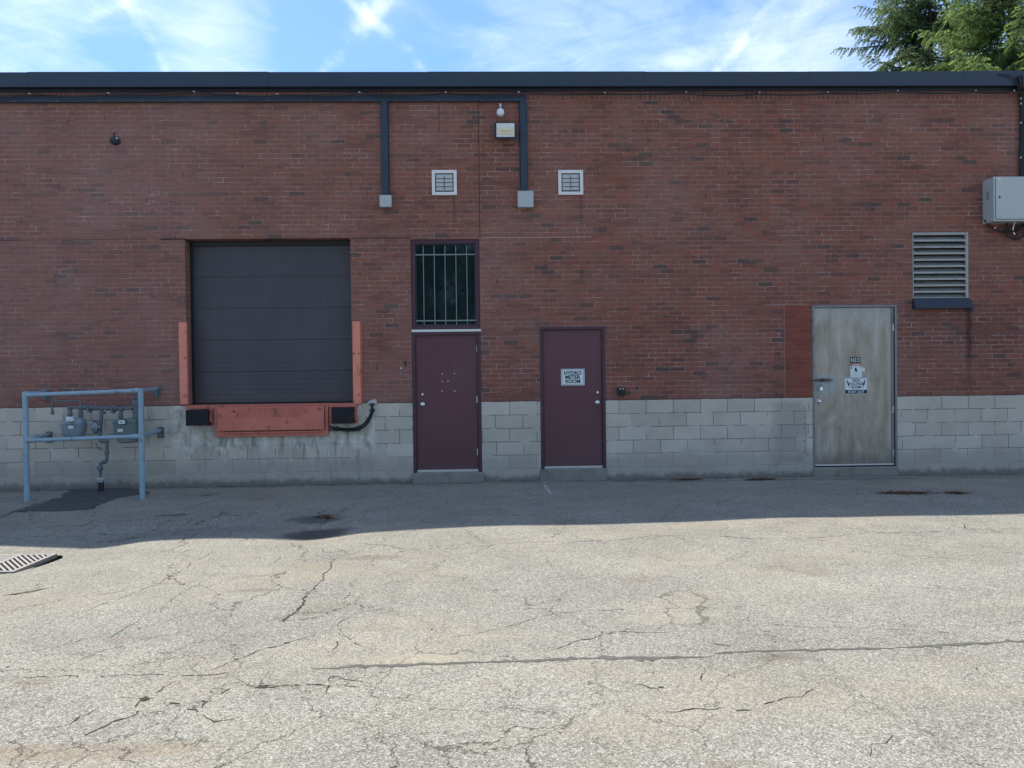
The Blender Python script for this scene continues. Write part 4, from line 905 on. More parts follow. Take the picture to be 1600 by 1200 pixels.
# ------------------------------------------------------------------ dock equipment
def poly_from(pxs, Y): return [W(a, b_, Y) for a, b_ in pxs]
dk = thing("dock_leveller", (WX(424), 0, .7), "salmon red steel dock leveller plate below the overhead door", "dock leveller")
xA, zB = W(335.5, 683, -.075); xB_, zT_ = W(512, 633, -.075)
MB().box(xA, xB_, -.060, -.001, zB, zT_).build("mounting_plate", M['salmon'], dk, bev=.004)
MB().hexa([(xA+.055, -.100, zB+.095), (xB_-.055, -.100, zB+.095), (xB_-.055, -.062, zB+.095), (xA+.055, -.062, zB+.095), (xA+.055, -.085, zT_-.012), (xB_-.055, -.085, zT_-.012), (xB_-.055, -.062, zT_-.012), (xA+.055, -.062, zT_-.012)]).build("lip_plate", M['salmon'], dk, bev=.003)
MB().box(xA+.045, xA+.052, -.0635, -.0605, zB+.09, zT_-.01).box(xB_-.052, xB_-.045, -.0635, -.0605, zB+.09, zT_-.01).box(xA+.14, xB_-.14, -.0635, -.0605, zB+.078, zB+.088).build("gap_line", M['black'], dk)
MB().box(xA+.12, xB_-.12, -.085, -.0625, zB+.052, zB+.075).build("lip_edge", M['salmon'], dk, bev=.003)
tr = MB()
for i in range(50):                                 # raised tread pattern on the upper lip
    for j in range(7):
        px_ = xA+.22+i*.0245+(j % 2)*.012; pz_ = zT_-.035-j*.022
        if px_ > xB_-.26 or (j > 3 and (i < 6 or (20 < i < 26) or i > 44)): continue
        yv = -.085-(zT_-.012-pz_)/(zT_-.012-zB-.095)*.015
        tr.box(px_-.006, px_+.006, yv-.0025, yv+.001, pz_-.0025, pz_+.0025)
tr.build("tread_pattern", paint("dark_worn_tread", (.10, .03, .024), .6, 0, .2, 9, .1), dk)
for px_, py_ in ((365, 643), (420, 667)): x, z = W(px_, py_, -.1); MB().lathe((x, -.093-.003, z), (0, -1, 0), [(0, .014), (.004, .012)], 14).build("bolt_hole", M['black'], dk, smooth=True)
xa, _ = W(290, 632, -.05); xb, _ = W(559, 632, -.05); zt_ = dockz0+.002
MB().box(xa, xA-.001, -.052, -.001, zt_-.055, zt_).box(xB_+.001, xb, -.050, -.001, zt_-.055, zt_).box(xA, xB_, -.066, .1, zT_+.001, zT_+.02).build("header_bar", M['salmon'], dk, bev=.004)
MB().box(dockx0+.01, dockx1-.01, .0, .23, dockz0-.03, dockz0+.004).build("dock_sill", M['salmon'], dk, bev=.003)
def bumper(p0, p1, q0, q1, bp0, bp1, label):
    xa, za = W(p0, q1, -.22); xb, zb = W(p1, q0, -.22)
    t = thing("dock_bumper", ((xa+xb)/2, 0, za), label, "dock bumper", "dock bumpers under the overhead door")
    mb = MB(); n = 13; w = (xb-xa)/n
    for i in range(n): mb.box(xa+i*w, xa+(i+1)*w-.0025, -.20+random.uniform(-.004, .004), -.012, za+random.uniform(0, .006), zb-random.uniform(0, .008))
    mb.build("rubber_pad", M['rubber'], t, bev=.003)
    x0, x1 = WX(bp0, 650, -.03), WX(bp1, 650, -.03)
    MB().box(x0, x1, -.035, -.002, za-.01, zb+.01).box(max(x0, x1-.03), x1, -.10, -.036, za+.03, zb-.01).build("bracket", M['salmon'], t, bev=.004)
    for zz in (za+.04, zb-.04): MB().tube([(xa-.02, -.10, zz), (xb+.025, -.10, zz)], .010, 8).build("tie_bolt", M['rubber'], t, smooth=True)
bumper(289.5, 323, 640.5, 666, 322, 333, "black rubber dock bumper left of the salmon leveller plate")
bumper(517.5, 551, 636.5, 662.5, 514, 558, "black rubber dock bumper right of the salmon leveller plate")
def guard(p0, p1, q0, q1, label, side):
    xa, za = W(p0, q1, -.06); xb, zb = W(p1, q0, -.06)
    t = thing("corner_guard", ((xa+xb)/2, 0, za), label, "corner guard", "steel corner guards beside the dock opening")
    MB().box(xa, xb, -.050, -.002, za, zb).build("guard_channel", M['orange'], t, bev=.005)
    if side > 0: MB().box(xb+.001, xb+.014, -.046, -.001, za, zb-.004).build("guard_flange", M['salmon'], t, bev=.003)
    else: MB().box(xb+.001, xb+.022, -.02, -.001, za, zb-.004).build("guard_flange", M['salmon'], t, bev=.003)
    for k in ((.62, .35) if side < 0 else ()):
        for xx in (xa+.02, xb-.02):
            MB().lathe((xx, -.05, za+(zb-za)*.61), (0, -1, 0), [(0, .012), (.006, .010)], 10).build("bolt", M['zinc'], t, smooth=True)
guard(280.5, 290, 503, 632, "orange steel guard on the left side of the dock opening", 1)
guard(552, 562, 502, 630.5, "orange bolted steel guard on the right side of the dock opening", -1)
hs = thing("hydraulic_hose", (WX(570), 0, .9), "pair of black hoses curving up from the dock leveller to the wall", "hose")
for dx_, pp in ((0, [(514, 666), (527, 669), (545, 670), (559, 668), (570, 661), (577, 651), (581, 641), (583.5, 630)]), (1, [(514, 671), (527, 671.5), (545, 673), (560, 671), (572, 664), (579, 653), (582, 642), (579, 630)])):
    P_ = [Vector(T3(a, b_, -.045-.02*dx_)) for a, b_ in pp]; sm = []
    for i in range(len(P_)-1):
        p0, p1, p2, p3 = P_[max(i-1, 0)], P_[i], P_[i+1], P_[min(i+2, len(P_)-1)]
        for k in range(5):
            t = k/5; sm.append(.5*((2*p1)+(-p0+p2)*t+(2*p0-5*p1+4*p2-p3)*t*t+(-p0+3*p1-3*p2+p3)*t**3))
    sm.append(P_[-1]); MB().tube(sm, .015, 10).build("hose", M['black'], hs, smooth=True)
for a, b_ in ((527, 670), (560, 669.5), (582, 641)):
    x, z = W(a, b_, -.05); MB().lathe((x, -.02, z), (0, -1, 0), [(0, .036), (.06, .036), (.07, .028)], 14).build("clamp", M['rubber'], hs, smooth=True)
x, z = W(581, 628, -.02)
mbq = MB().prism_xz([W(a, b_, -.02) for a, b_ in ((572, 632), (576, 627), (583, 624), (588, 624), (589, 631), (585, 632.5))], -.022, -.001)
tag(mbq.build("mortar_patch", M['mortar'], bev=.008), "pale mortar lump where the hoses enter the wall", "mortar patch")

# ------------------------------------------------------------------ signs
def text(body, cx_, cz_, height, y, mat, name, parent, sx=1., bold=.0, th=.0012, ital=0):
    cu_ = bpy.data.curves.new("t", 'FONT'); cu_.body = body; cu_.size = height/.73; cu_.align_x = 'CENTER'; cu_.align_y = 'CENTER'; cu_.extrude = th; cu_.offset = bold
    cu_.resolution_u = 4
    ob = bpy.data.objects.new("t", cu_); col.objects.link(ob); bpy.context.view_layer.update()
    me = bpy.data.meshes.new_from_object(ob.evaluated_get(bpy.context.evaluated_depsgraph_get())); bpy.data.objects.remove(ob)
    co = np.empty(len(me.vertices)*3, np.float32); me.vertices.foreach_get('co', co); co = co.reshape(-1, 3)
    my = (co[:, 1].max()+co[:, 1].min())/2; mxx = (co[:, 0].max()+co[:, 0].min())/2
    new = np.stack([cx_+(co[:, 0]-mxx)*sx, y-co[:, 2], cz_+(co[:, 1]-my)], 1); me.vertices.foreach_set('co', new.ravel()); me.update()
    me.materials.clear(); me.materials.append(mat); o = bpy.data.objects.new(name, me); col.objects.link(o)
    if parent: o.parent = parent; o.matrix_parent_inverse = world_of(parent).inverted()
    return o
def plate(px0, px1, py0, py1, y, th, mat, name, parent=None, bev=.003):
    xa, za = W(px0, py1, y); xb, zb = W(px1, py0, y); return MB().box(xa, xb, y-th, y, za, zb).build(name, mat, parent, bev=bev), (xa, xb, za, zb)
s1, (xa, xb, za, zb) = plate(876.8, 913.2, 576.2, 602.3, .029, .003, M['signwhite'], "door_sign")
tag(s1, "white sign reading HYDRO METER ROOM on the maroon door", "sign")
bd = MB(); q = .012; w_ = .005; yy = .0255
for a in ((xa+q, xb-q, za+q, za+q+w_), (xa+q, xb-q, zb-q-w_, zb-q), (xa+q, xa+q+w_, za+q+w_, zb-q-w_), (xb-q-w_, xb-q, za+q+w_, zb-q-w_)): bd.box(a[0], a[1], yy-.0005, yy+.001, a[2], a[3])
bd.build("sign_border", M['ink'], s1)
hh = zb-za
for i, t in enumerate(("HYDRO", "METER", "ROOM")): text(t, (xa+xb)/2, zb-hh*(.245+.255*i), .057, .0255, M['ink'], "lettering", s1, 1.0, .0024)
s2, (xa, xb, za, zb) = plate(1319.5, 1355.5, 590.2, 616.2, .027, .003, M['signwhite'], "warning_sign")
tag(s2, "white and black sign reading HIGH VOLTAGE ROOM STAY OUT", "sign")
hh = zb-za; cxm = (xa+xb)/2; yy = .0235
MB().box(xa+.008, xb-.008, yy-.0005, yy+.001, za+.008, za+hh*.27).build("black_band", M['ink'], s2)
bd = MB(); q = .007; w_ = .0035
for a in ((xa+q, xb-q, zb-q-w_, zb-q), (xa+q, xa+q+w_, za+.07, zb-q-w_), (xb-q-w_, xb-q, za+.07, zb-q-w_)): bd.box(a[0], a[1], yy-.0005, yy+.001, a[2], a[3])
bd.build("sign_border", M['ink'], s2)
for i, (t, k) in enumerate((("HIGH", .145), ("VOLTAGE", .355), ("ROOM", .565))): text(t, cxm, zb-hh*k, .046, yy, M['ink'], "lettering", s2, .80, .0010)
text("STAY OUT", cxm, za+hh*.148, .040, yy-.001, M['signwhite'], "lettering", s2, 1.0, .0008)
for s_ in (-1, 1):
    bx_ = cxm+s_*.125; bz_ = za+hh*.62
    p = [(-.022, .062), (-.006, .060), (.006, .012), (.013, .016), (.026, -.066), (-.004, -.008), (-.010, -.012)]
    p = [(bx_-s_*a*-1*-1, bz_+b_) for a, b_ in p] if s_ > 0 else [(bx_+a, bz_+b_) for a, b_ in p]
    if s_ > 0: p = [(bx_-(a-bx_)*-1, b_) for a, b_ in p][::-1]
    MB().prism_xz(p, yy-.0006, yy+.001).build("lightning_bolt", M['ink'], s2)
s3, (xa, xb, za, zb) = plate(1328.8, 1346.3, 568.0, 589.6, .027, .002, M['signwhite'], "warning_notice", bev=.001)
tag(s3, "small white notice with a red header above the voltage sign", "notice")
yy = .0245; w_ = xb-xa
MB().box(xa, xb, yy-.0005, yy+.001, zb-.036, zb).build("red_header", M['signred'], s3); MB().box(xa+.03, xb-.02, yy-.0012, yy+.0003, zb-.024, zb-.012).build("header_print", M['signwhite'], s3)
ic = MB(); ic.prism_xz([(xa+w_*.40, zb-.062), (xa+w_*.53, zb-.060), (xa+w_*.56, zb-.09), (xa+w_*.66, zb-.118), (xa+w_*.55, zb-.125), (xa+w_*.42, zb-.128), (xa+w_*.38, zb-.10)], yy-.0006, yy+.001)
ic.prism_xz([(xa+w_*.08, zb-.052), (xa+w_*.16, zb-.052), (xa+w_*.17, zb-.08), (xa+w_*.07, zb-.08)], yy-.0006, yy+.001); ic.prism_xz([(xa+w_*.82, zb-.045), (xa+w_*.87, zb-.045), (xa+w_*.87, zb-.075), (xa+w_*.82, zb-.075)], yy-.0006, yy+.001)
ic.build("pictogram", M['ink'], s3)
gl = MB()
for i, (a, b_) in enumerate(((.2, .8), (.12, .88), (.3, .7), (.12, .85))): gl.box(xa+w_*a, xa+w_*b_, yy-.0005, yy+.001, zb-.148-i*.016, zb-.144-i*.016)
gl.build("small_print", paint("faded_print", (.35, .40, .40), .6), s3)
s4, (xa, xb, za, zb) = plate(1346.8, 1351.3, 574.8, 580.2, .027, .002, M['signwhite'], "sticker", bev=.001); tag(s4, "tiny white sticker right of the red headed notice", "sticker")
MB().box(xa+.008, xb-.006, .0243, .0255, za+.018, za+.022).box(xa+.008, xb-.006, .0243, .0255, za+.032, za+.036).build("small_print", M['zinc'], s4)
s5, (xa, xb, za, zb) = plate(1328.6, 1344.5, 557.8, 567.4, .027, .002, M['ink'], "letter_sticker", bev=.001); tag(s5, "black letter stickers reading NEO on the steel door", "sticker")
for i, t in enumerate("NEO"): text(t, xa+(xb-xa)*(.20+.30*i), (za+zb)/2, .072, .0245, M['signwhite'], "letter", s5, .62, .0006)
# hasp and padlock
x, z = W(1268.5, 594, .0); x1, _ = W(1300.5, 594, .0)
hp = thing("door_hasp", (x, 0, z), "rusty steel hasp bolted across the steel door edge", "hasp")
MB().box(x, x1, -.012, -.005, z-.030, z+.030).build("hasp_plate", M['steelframe'], hp, bev=.003)
MB().tube([(x-.005, -.022, z), (x1-.05, -.022, z)], .010, 10).box(x+.13, x+.20, -.03, -.013, z-.02, z+.02).build("slide_bolt", paint("rusty_iron", (.10, .055, .04), .7, .3, .3, 20, .4), hp, smooth=True)
for q in (.03, .11, .21, .29): MB().lathe((x+q, -.012, z+.018), (0, -1, 0), [(0, .008), (.006, .006)], 10).build("bolt", M['zinc'], hp, smooth=True)
xp, zp = W(1282.8, 607.5, -.03)
pl_ = thing("padlock", (xp, 0, zp), "small steel padlock hanging from the hasp", "padlock")
MB().box(xp-.023, xp+.023, -.045, -.018, zp-.030, zp+.028).build("lock_body", M['chrome'], pl_, bev=.006)
MB().tube([(xp-.015, -.031, zp+.025), (xp-.015, -.031, zp+.055), (xp-.008, -.031, zp+.072), (xp+.008, -.031, zp+.072), (xp+.015, -.031, zp+.055), (xp+.015, -.031, zp+.025)], .0055, 8).build("shackle", M['steelframe'], pl_, smooth=True)

# ------------------------------------------------------------------ telecom cabinet on the right
cx0, cz1 = W(1552.5, 276, -.27); _, cz0 = W(1552.5, 345.5, -.27); cx0 = WX(1552.5, 310, -.27); cx1 = cx0+1.05
ca = thing("equipment_cabinet", ((cx0+cx1)/2, 0, cz0), "large pale grey steel cabinet mounted high at the right edge", "cabinet")
MB().box(cx0, cx1, -.27, -.003, cz0, cz1).build("cabinet_body", M['cabinet'], ca, bev=.006)
dcb = MB().box(cx0+.03, cx1-.03, -.282, -.2705, cz0+.03, cz1-.025).build("cabinet_door", M['cabinet'], ca, bev=.004)
MB().box(cx0+.024, cx0+.0295, -.2715, -.2702, cz0+.024, cz1-.02).box(cx0+.03, cx1-.03, -.2715, -.2702, cz0+.023, cz0+.0295).build("door_gap", M['black'], ca)
x, z = W(1561.8, 308, -.28); MB().lathe((x, -.282, z), (0, -1, 0), [(0, .017), (.004, .016), (.006, .008)], 18).build("lock", M['black'], dcb, smooth=True)
x, z = W(1561, 280, -.28); MB().box(x-.035, x+.03, -.2845, -.2825, z-.009, z+.009).build("label_plate", M['white'], dcb)
sv = MB()
for i in range(6):
    zz = WZ(306, 1545, -.15)+.055-i*.02; sv.box(cx0-.0025, cx0+.001, -.17, -.10, zz, zz+.006)
sv.build("side_slots", M['black'], ca)
# cable bundles
cbn = thing("cable_bundle", (WX(1590), 0, cz0), "black cables looping below the grey cabinet at the right edge", "cables")
def spline(P_, n=6):
    P_ = [Vector(p) for p in P_]; sm = []
    for i in range(len(P_)-1):
        p0, p1, p2, p3 = P_[max(i-1, 0)], P_[i], P_[i+1], P_[min(i+2, len(P_)-1)]
        for k in range(n):
            t = k/n; sm.append(.5*((2*p1)+(-p0+p2)*t+(2*p0-5*p1+4*p2-p3)*t*t+(-p0+3*p1-3*p2+p3)*t**3))
    return sm+[P_[-1]]
loops = [[(1540, 340), (1546, 353), (1556, 360), (1570, 362), (1582, 362), (1596, 356), (1605, 346)], [(1538, 344), (1549, 356), (1560, 361), (1578, 361), (1600, 350)],
         [(1578, 342), (1572, 352), (1570, 364), (1578, 371), (1588, 373), (1598, 367), (1600, 354), (1598, 340)], [(1575, 344), (1574, 360), (1584, 368), (1596, 362), (1594, 345)],
         [(1584, 342), (1577, 356), (1572, 366), (1584, 374), (1597, 371), (1604, 356), (1602, 340)], [(1598, 340), (1592, 358), (1586, 372), (1589, 374)]]
for i, lp in enumerate(loops):
    MB().tube(spline([T3(a, b_, -.06-.022*(i % 4)) for a, b_ in lp]), .013 if i < 2 else .009, 8).build("cable", M['black'], cbn, smooth=True)
MB().tube(spline([T3(a, b_, -.16) for a, b_ in ((1588, 343), (1585, 349), (1583, 356), (1583, 360))]), .008, 8).build("pale_cable", M['white'], cbn, smooth=True)
MB().tube(spline([T3(a, b_, -.16) for a, b_ in ((1584, 363), (1585.5, 367))]), .008, 8).build("pale_cable", M['white'], cbn, smooth=True)
a_ = T3(1553.5, 357.5, -.12); MB().tube([a_, (a_[0]+.03, a_[1], a_[2]+.03)], .008, 8).build("clip", M['white'], cbn, smooth=True)
rb = thing("riser_cable", (WX(1596), 0, cz1), "black cable bundle running from the fascia down to the grey cabinet", "cables")
for i, (px_, r_) in enumerate(((1594.5, .018), (1598, .022), (1603, .02))):
    MB().tube(spline([T3(px_-2+i, 118, -.17), T3(px_, 135, -.16), T3(px_+1, 150, -.06), T3(px_+1.5, 200, -.04), T3(px_+1, 250, -.05), T3(px_+1, 282, -.05)]), r_, 8).build("cable", M['black'], rb, smooth=True)
MB().tube(spline([T3(1560, 116.5, -.15), T3(1575, 117, -.16), T3(1586, 124, -.165), T3(1592, 138, -.16), T3(1594, 150, -.05)]), .010, 8).build("cable", M['black'], rb, smooth=True)
for py_ in (155, 163, 193, 247): a_ = T3(1594.5, py_, -.07); MB().tube([a_, (a_[0]+.012, a_[1], a_[2]+.02)], .009, 8).build("clip", M['white'], rb, smooth=True)

# ------------------------------------------------------------------ gas meters
YP = -1.06
gl_ = G(45, 778); gr_ = G(228, 774)
xpl, xpr = R(WX(41, 700, YP)), R(WX(221.5, 700, YP)); ztp = WZ(612, 42, YP); ztr2 = WZ(607.5, 218, YP)
br = thing("pipe_barrier", ((xpl+xpr)/2, YP, 0), "blue grey pipe barrier frame guarding the gas meters", "barrier")
for x, zt_ in ((xpl, ztp), (xpr, ztr2)):
    MB().tube([(x, YP, -.12), (x, YP, zt_-.004), (x, YP, zt_)], [.037, .037, .034], 24).build("post", M['post'], br, smooth=True)
def rail(x0, z0, x1, z1, r=.029):
    P_ = [Vector((x0, YP, z0)), Vector((x0+.06, YP, z0)), Vector((x0+.16, YP, z0+(z1-z0)*.1)), Vector((x1-.16, YP, z1-(z1-z0)*.1)), Vector((x1-.06, YP, z1)), Vector((x1, YP, z1))]
    MB().tube(P_, [r*1.32, r*1.25, r, r, r*1.25, r*1.32], 20).build("rail", M['post'], br, smooth=True)
zr1a, zr1b = WZ(617, 60, YP), WZ(610.5, 200, YP); zr2a, zr2b = WZ(688, 60, YP), WZ(682, 200, YP)
rail(xpl+.022, zr1a, xpr-.022, zr1b); rail(xpl+.022, zr2a, xpr-.022, zr2b)
for x, z, (ex, ez) in ((xpl, zr1a+.02, W(70, 610, -.05)), (xpl, zr2a-.0, W(74, 680.5, -.05)), (xpr, zr1b, W(243.5, 607.5, -.05)), (xpr, zr2b+.01, W(249.5, 678.5, -.05))):
    xm = x+(ex-x)*1.0
    MB().tube([(x, YP+.03, z), (x+(xm-x)*.08, YP+.12, z), (xm, -.06, z), (xm, -.03, z)], [.036, .029, .029, .026], 18).build("return_rail", M['post'], br, smooth=True)
    MB().tube([(xm, -.05, z-.02), (xm, -.05, z-.10)], .024, 12).box(xm-.05, xm+.05, -.012, -.001, z-.12, z+.05).build("wall_bracket", M['gaspipe'], br, smooth=True)

YM = -.34
def Pm(a, b_, Y=YM): return T3(a, b_, Y)
# round bellied meter
c0 = Vector(Pm(116, 667)); mt1 = thing("gas_meter", (c0.x, YM, c0.z-.2), "rounded blue grey gas meter on the left of the pipework", "gas meter")
def superbody(c, prof, n=28, e=2.6):
    mb = MB()
    for z, rx, ry in prof:
        for k in range(n):
            a = 2*math.pi*k/n; ca_, sa = math.cos(a), math.sin(a)
            mb.v.append((c[0]+rx*math.copysign(abs(ca_)**(2/e), ca_), c[1]+ry*math.copysign(abs(sa)**(2/e), sa), c[2]+z))
    for i in range(len(prof)-1):
        for k in range(n): k2 = (k+1) % n; mb.f.append((i*n+k, i*n+k2, (i+1)*n+k2, (i+1)*n+k))
    mb.f.append(tuple(reversed(range(n)))); mb.f.append(tuple((len(prof)-1)*n+k for k in range(n)))
    return mb
superbody(c0, [(-.185, .10, .06), (-.175, .118, .075), (-.12, .142, .10), (-.05, .158, .115), (.028, .164, .118)], e=3.4).build("lower_body", M['meter'], mt1, smooth=True)
superbody(c0, [(.029, .176, .128), (.044, .176, .128)], e=3.4).build("body_flange", M['meter'], mt1, smooth=True)
superbody(c0, [(.048, .158, .112), (.10, .152, .106), (.125, .135, .09), (.138, .105, .07)], e=3.4).build("upper_body", M['meter'], mt1, smooth=True)
x, y, z = Pm(109.5, 655, YM-.13); MB().box(x-.048, x+.05, y-.03, y+.03, z-.036, z+.036).build("index_box", M['lens'], mt1, bev=.012)
MB().box(x-.036, x+.038, y-.034, y-.0305, z-.020, z+.020).build("dial_face", M['signwhite'], mt1)
x, y, z = Pm(110.5, 667.5, YM-.125); MB().box(x-.036, x+.040, y-.004, y, z-.022, z+.022).build("tag_plate", M['white'], mt1, bev=.002)
MB().box(x-.03, x+.032, y-.002, y+.006, z+.030, z+.046).build("serial_mark", M['black'], mt1)
# square meter
c0 = Vector(Pm(199.5, 668)); mt2 = thing("gas_meter", (c0.x, YM, c0.z-.2), "boxy green grey gas meter on the right of the pipework", "gas meter")
MB().box(c0.x-.165, c0.x+.17, YM-.11, YM+.12, c0.z-.145, c0.z+.135).build("meter_case", M['meterdark'], mt2, bev=.025, seg=3)
MB().box(c0.x-.172, c0.x+.177, YM-.118, YM+.128, c0.z+.07, c0.z+.082).build("case_seam", M['meterdark'], mt2, bev=.004)
superbody((c0.x, YM, c0.z-.19), [(-.035, .10, .06), (-.02, .15, .09), (.03, .15, .09), (.045, .12, .08)]).build("base_pan", M['meterdark'], mt2, smooth=True)
x, y, z = Pm(191, 659.5, YM-.112); MB().box(x-.060, x+.060, y-.014, y+.004, z-.034, z+.034).build("index_box", M['black'], mt2, bev=.004); MB().box(x-.050, x+.048, y-.018, y-.0145, z-.026, z+.026).build("dial_face", M['signwhite'], mt2)
MB().box(x-.03, x+.02, y-.0195, y-.0175, z-.008, z+.002).build("dial_digits", M['black'], mt2)
x, y, z = Pm(187.8, 672.5, YM-.112); MB().box(x-.038, x+.038, y-.004, y, z-.020, z+.020).build("tag_plate", M['white'], mt2, bev=.002)
# pipework
pw = thing("gas_pipework", (Pm(158, 765)[0], YM, 0), "dark grey gas pipes, valves and regulator joining the two meters", "gas pipes")
def pipe(pp, r=.024, name="pipe", Y=YM, n=14): return MB().tube([Pm(*q) if len(q) == 2 else Pm(q[0], q[1], q[2]) for q in pp], r, n).build(name, M['gaspipe'], pw, smooth=True)
def fitting(a, b_, axis_, r=.036, l=.03, name="fitting", Y=YM):
    x, y, z = Pm(a, b_, Y); ax = Vector(axis_); c = Vector((x, y, z))-ax*l
    return MB().lathe(c, axis_, [(0, r*.92), (.006, r), (2*l-.006, r), (2*l, r*.92)], 12).build(name, M['gaspipe'], pw, smooth=True)
pipe([(109.5, 652), (109.5, 640)]); pipe([(109.5, 638), (111.5, 636.2), (128, 636.5)]); pipe([(126, 652), (126, 640)], .026); pipe([(126, 640), (126, 628)], .020)
pipe([(126, 629), (124.5, 626.5), (84, 627)], .013, "vent_pipe"); pipe([(81.5, 620), (81.5, 641)], .014, "vent_pipe"); pipe([(81.8, 641), (82, 648)], .022, "vent_pipe")
pipe([(128, 637), (207, 638.5)], .024, "header_pipe")
for a, b_, ax, r in ((109.5, 636.8, (0, 0, 1), .038), (109.5, 647, (0, 0, 1), .034), (126, 647, (0, 0, 1), .036), (126, 637, (0, 0, 1), .040), (133, 637, (1, 0, 0), .036), (151, 637.5, (1, 0, 0), .034), (158.5, 638, (0, 0, 1), .038), (168, 638, (1, 0, 0), .034), (190, 639, (1, 0, 0), .040), (188.5, 649, (0, 0, 1), .036)): fitting(a, b_, ax, r)
for a, b_ in ((141.5, 637.5), (178, 638.5)):
    x, y, z = Pm(a, b_); MB().lathe((x-.05, y, z), (1, 0, 0), [(0, .030), (.02, .046), (.05, .052), (.08, .046), (.10, .030)], 16).lathe((x, y-.04, z), (0, -1, 0), [(0, .030), (.02, .028), (.03, .015)], 12).build("valve", M['gaspipe'], pw, smooth=True)
    MB().box(x-.012, x+.012, y-.085, y-.071, z-.06, z+.03).build("valve_handle", M['gaspipe'], pw, bev=.004)
    MB().tube([(x, y, z-.045), (x, y, z-.075)], .020, 10).build("valve_cap", M['gaspipe'], pw, smooth=True)
pipe([(188.5, 641), (188.5, 655)], .026); pipe([(212, 625), (212, 656)], .034, "outlet_pipe"); fitting(212, 630, (0, 0, 1), .050, .045); fitting(212, 643, (0, 0, 1), .052, .02); fitting(212, 650, (0, 0, 1), .044, .03)
pipe([(212, 624), (214, 621, YM+.05), (216, 620.5, -.01)], .034, "outlet_pipe")
pipe([(158.5, 640), (158.2, 652), (157.5, 664)], .026); fitting(160.5, 645, (1, 0, 0), .020, .04)
x, y, z = Pm(153.5, 667.5)
MB().lathe((x-.02, y+.03, z), (-.55, -1, 0), [(0, .05), (.008, .085), (.02, .100), (.032, .102), (.036, .092), (.046, .088)], 28).build("regulator", M['gaspipe'], pw, smooth=True)
MB().lathe((x-.045, y-.018, z), (-.55, -1, 0), [(0, .074), (.012, .066), (.026, .034), (.050, .030), (.054, .016)], 24).tube([(x-.01, y-.05, z+.005), (x+.06, y-.05, z+.005)], .014, 10).build("regulator_cap", M['meter'], pw, smooth=True)
pipe([(157, 664), (156, 676), (156, 688)], .028); pipe([(156, 688), (158, 690), (166, 690)], .024); pipe([(166.5, 688), (167, 695), (167, 719)], .024); fitting(167, 706, (0, 0, 1), .034, .022)
pipe([(167, 719), (165, 722), (160, 722.5), (157.5, 724), (157.3, 728)], .024); fitting(161, 722.3, (1, 0, 0), .030, .02); fitting(166.5, 690.5, (0, 0, 1), .032, .018)
x, y, z = Pm(156.8, 732); MB().lathe((x, y, z+.05), (0, 0, -1), [(0, .026), (.02, .034), (.05, .040), (.07, .030), (.10, .020), (.16, .016)], 14).box(x-.045, x-.02, y-.02, y+.02, z-.01, z+.03).build("shutoff_valve", M['gaspipe'], pw, smooth=True)
pipe([(157, 738), (157.6, 748)], .013, "riser")
x, y, z = Pm(157.8, 749); MB().lathe((x, y, z+.02), (0, 0, -1), [(0, .05), (.012, .062), (.024, .060), (.03, .042), (.06, .040)], 18).build("riser_collar", M['box'], pw, smooth=True)
MB().tube([(x-.022, y, z-.02), (x-.022, y, -.08)], .020, 12).tube([(x+.026, y, z-.02), (x+.026, y, -.08)], .018, 12).build("ground_sleeve", M['black'], pw, smooth=True)
# meter stubs hold: thin ground wire loop
MB().tube(spline([(Pm(150, 690, -.02)), Pm(150, 694, -.02), Pm(153, 700, -.02), Pm(160, 703, -.02)]), .004, 6).build("ground_wire", M['black'], pw, smooth=True)
# small hooks on the block wall right of the barrier
x, z = W(237, 655); hk = thing("wall_hook", (x, 0, z), "thin wire hook on the block wall right of the pipe barrier", "hook")
MB().tube([(x, -.006, z+.16), (x+.002, -.010, z+.05), (x-.02, -.012, z+.02), (x-.015, -.014, z-.03), (x+.01, -.014, z-.035), (x+.018, -.012, z-.0)], .004, 6).build("wire", M['zinc'], hk, smooth=True)
MB().lathe((x, -.001, z+.16), (0, -1, 0), [(0, .012), (.008, .01)], 10).build("anchor", M['zinc'], hk, smooth=True)

# ------------------------------------------------------------------ drain grate
zg = float(hz(-4.62, -4.62))
gt = thing("drain_grate", (-4.62, -4.62, zg), "worn square cast iron drain grate sunk in the asphalt", "drain grate")
gx0, gx1, gy0, gy1 = DX0+.03, DX1-.005, DY0+.03, DY1-.0
z0_, z1_ = zg-.030, zg+.028
tl = lambda x, y: .0
gm = MB(); bw = .034
for a in ((gx0, gx1, gy0, gy0+bw), (gx0, gx1, gy1-bw, gy1), (gx0, gx0+bw, gy0+bw, gy1-bw), (gx1-bw, gx1, gy0+bw, gy1-bw), ((gx0+gx1)/2-.02, (gx0+gx1)/2+.02, gy0+bw, gy1-bw)):
    gm.box(a[0], a[1], a[2], a[3], z0_, z1_)
nb = 11; pitch_ = (gy1-gy0-2*bw)/nb
gm.build("grate_frame", M['grate'], gt, bev=.004)
gb = MB(); ym0, ym1 = gy0+bw, gy1-bw
def clip_y(poly, lim, keep_above):
    out = []
    for i in range(len(poly)):
        p, q = poly[i], poly[(i+1) % len(poly)]; ip = (p[1] >= lim) == keep_above; iq = (q[1] >= lim) == keep_above
        if ip: out.append(p)
        if ip != iq: t = (lim-p[1])/(q[1]-p[1]); out.append((p[0]+(q[0]-p[0])*t, lim))
    return out
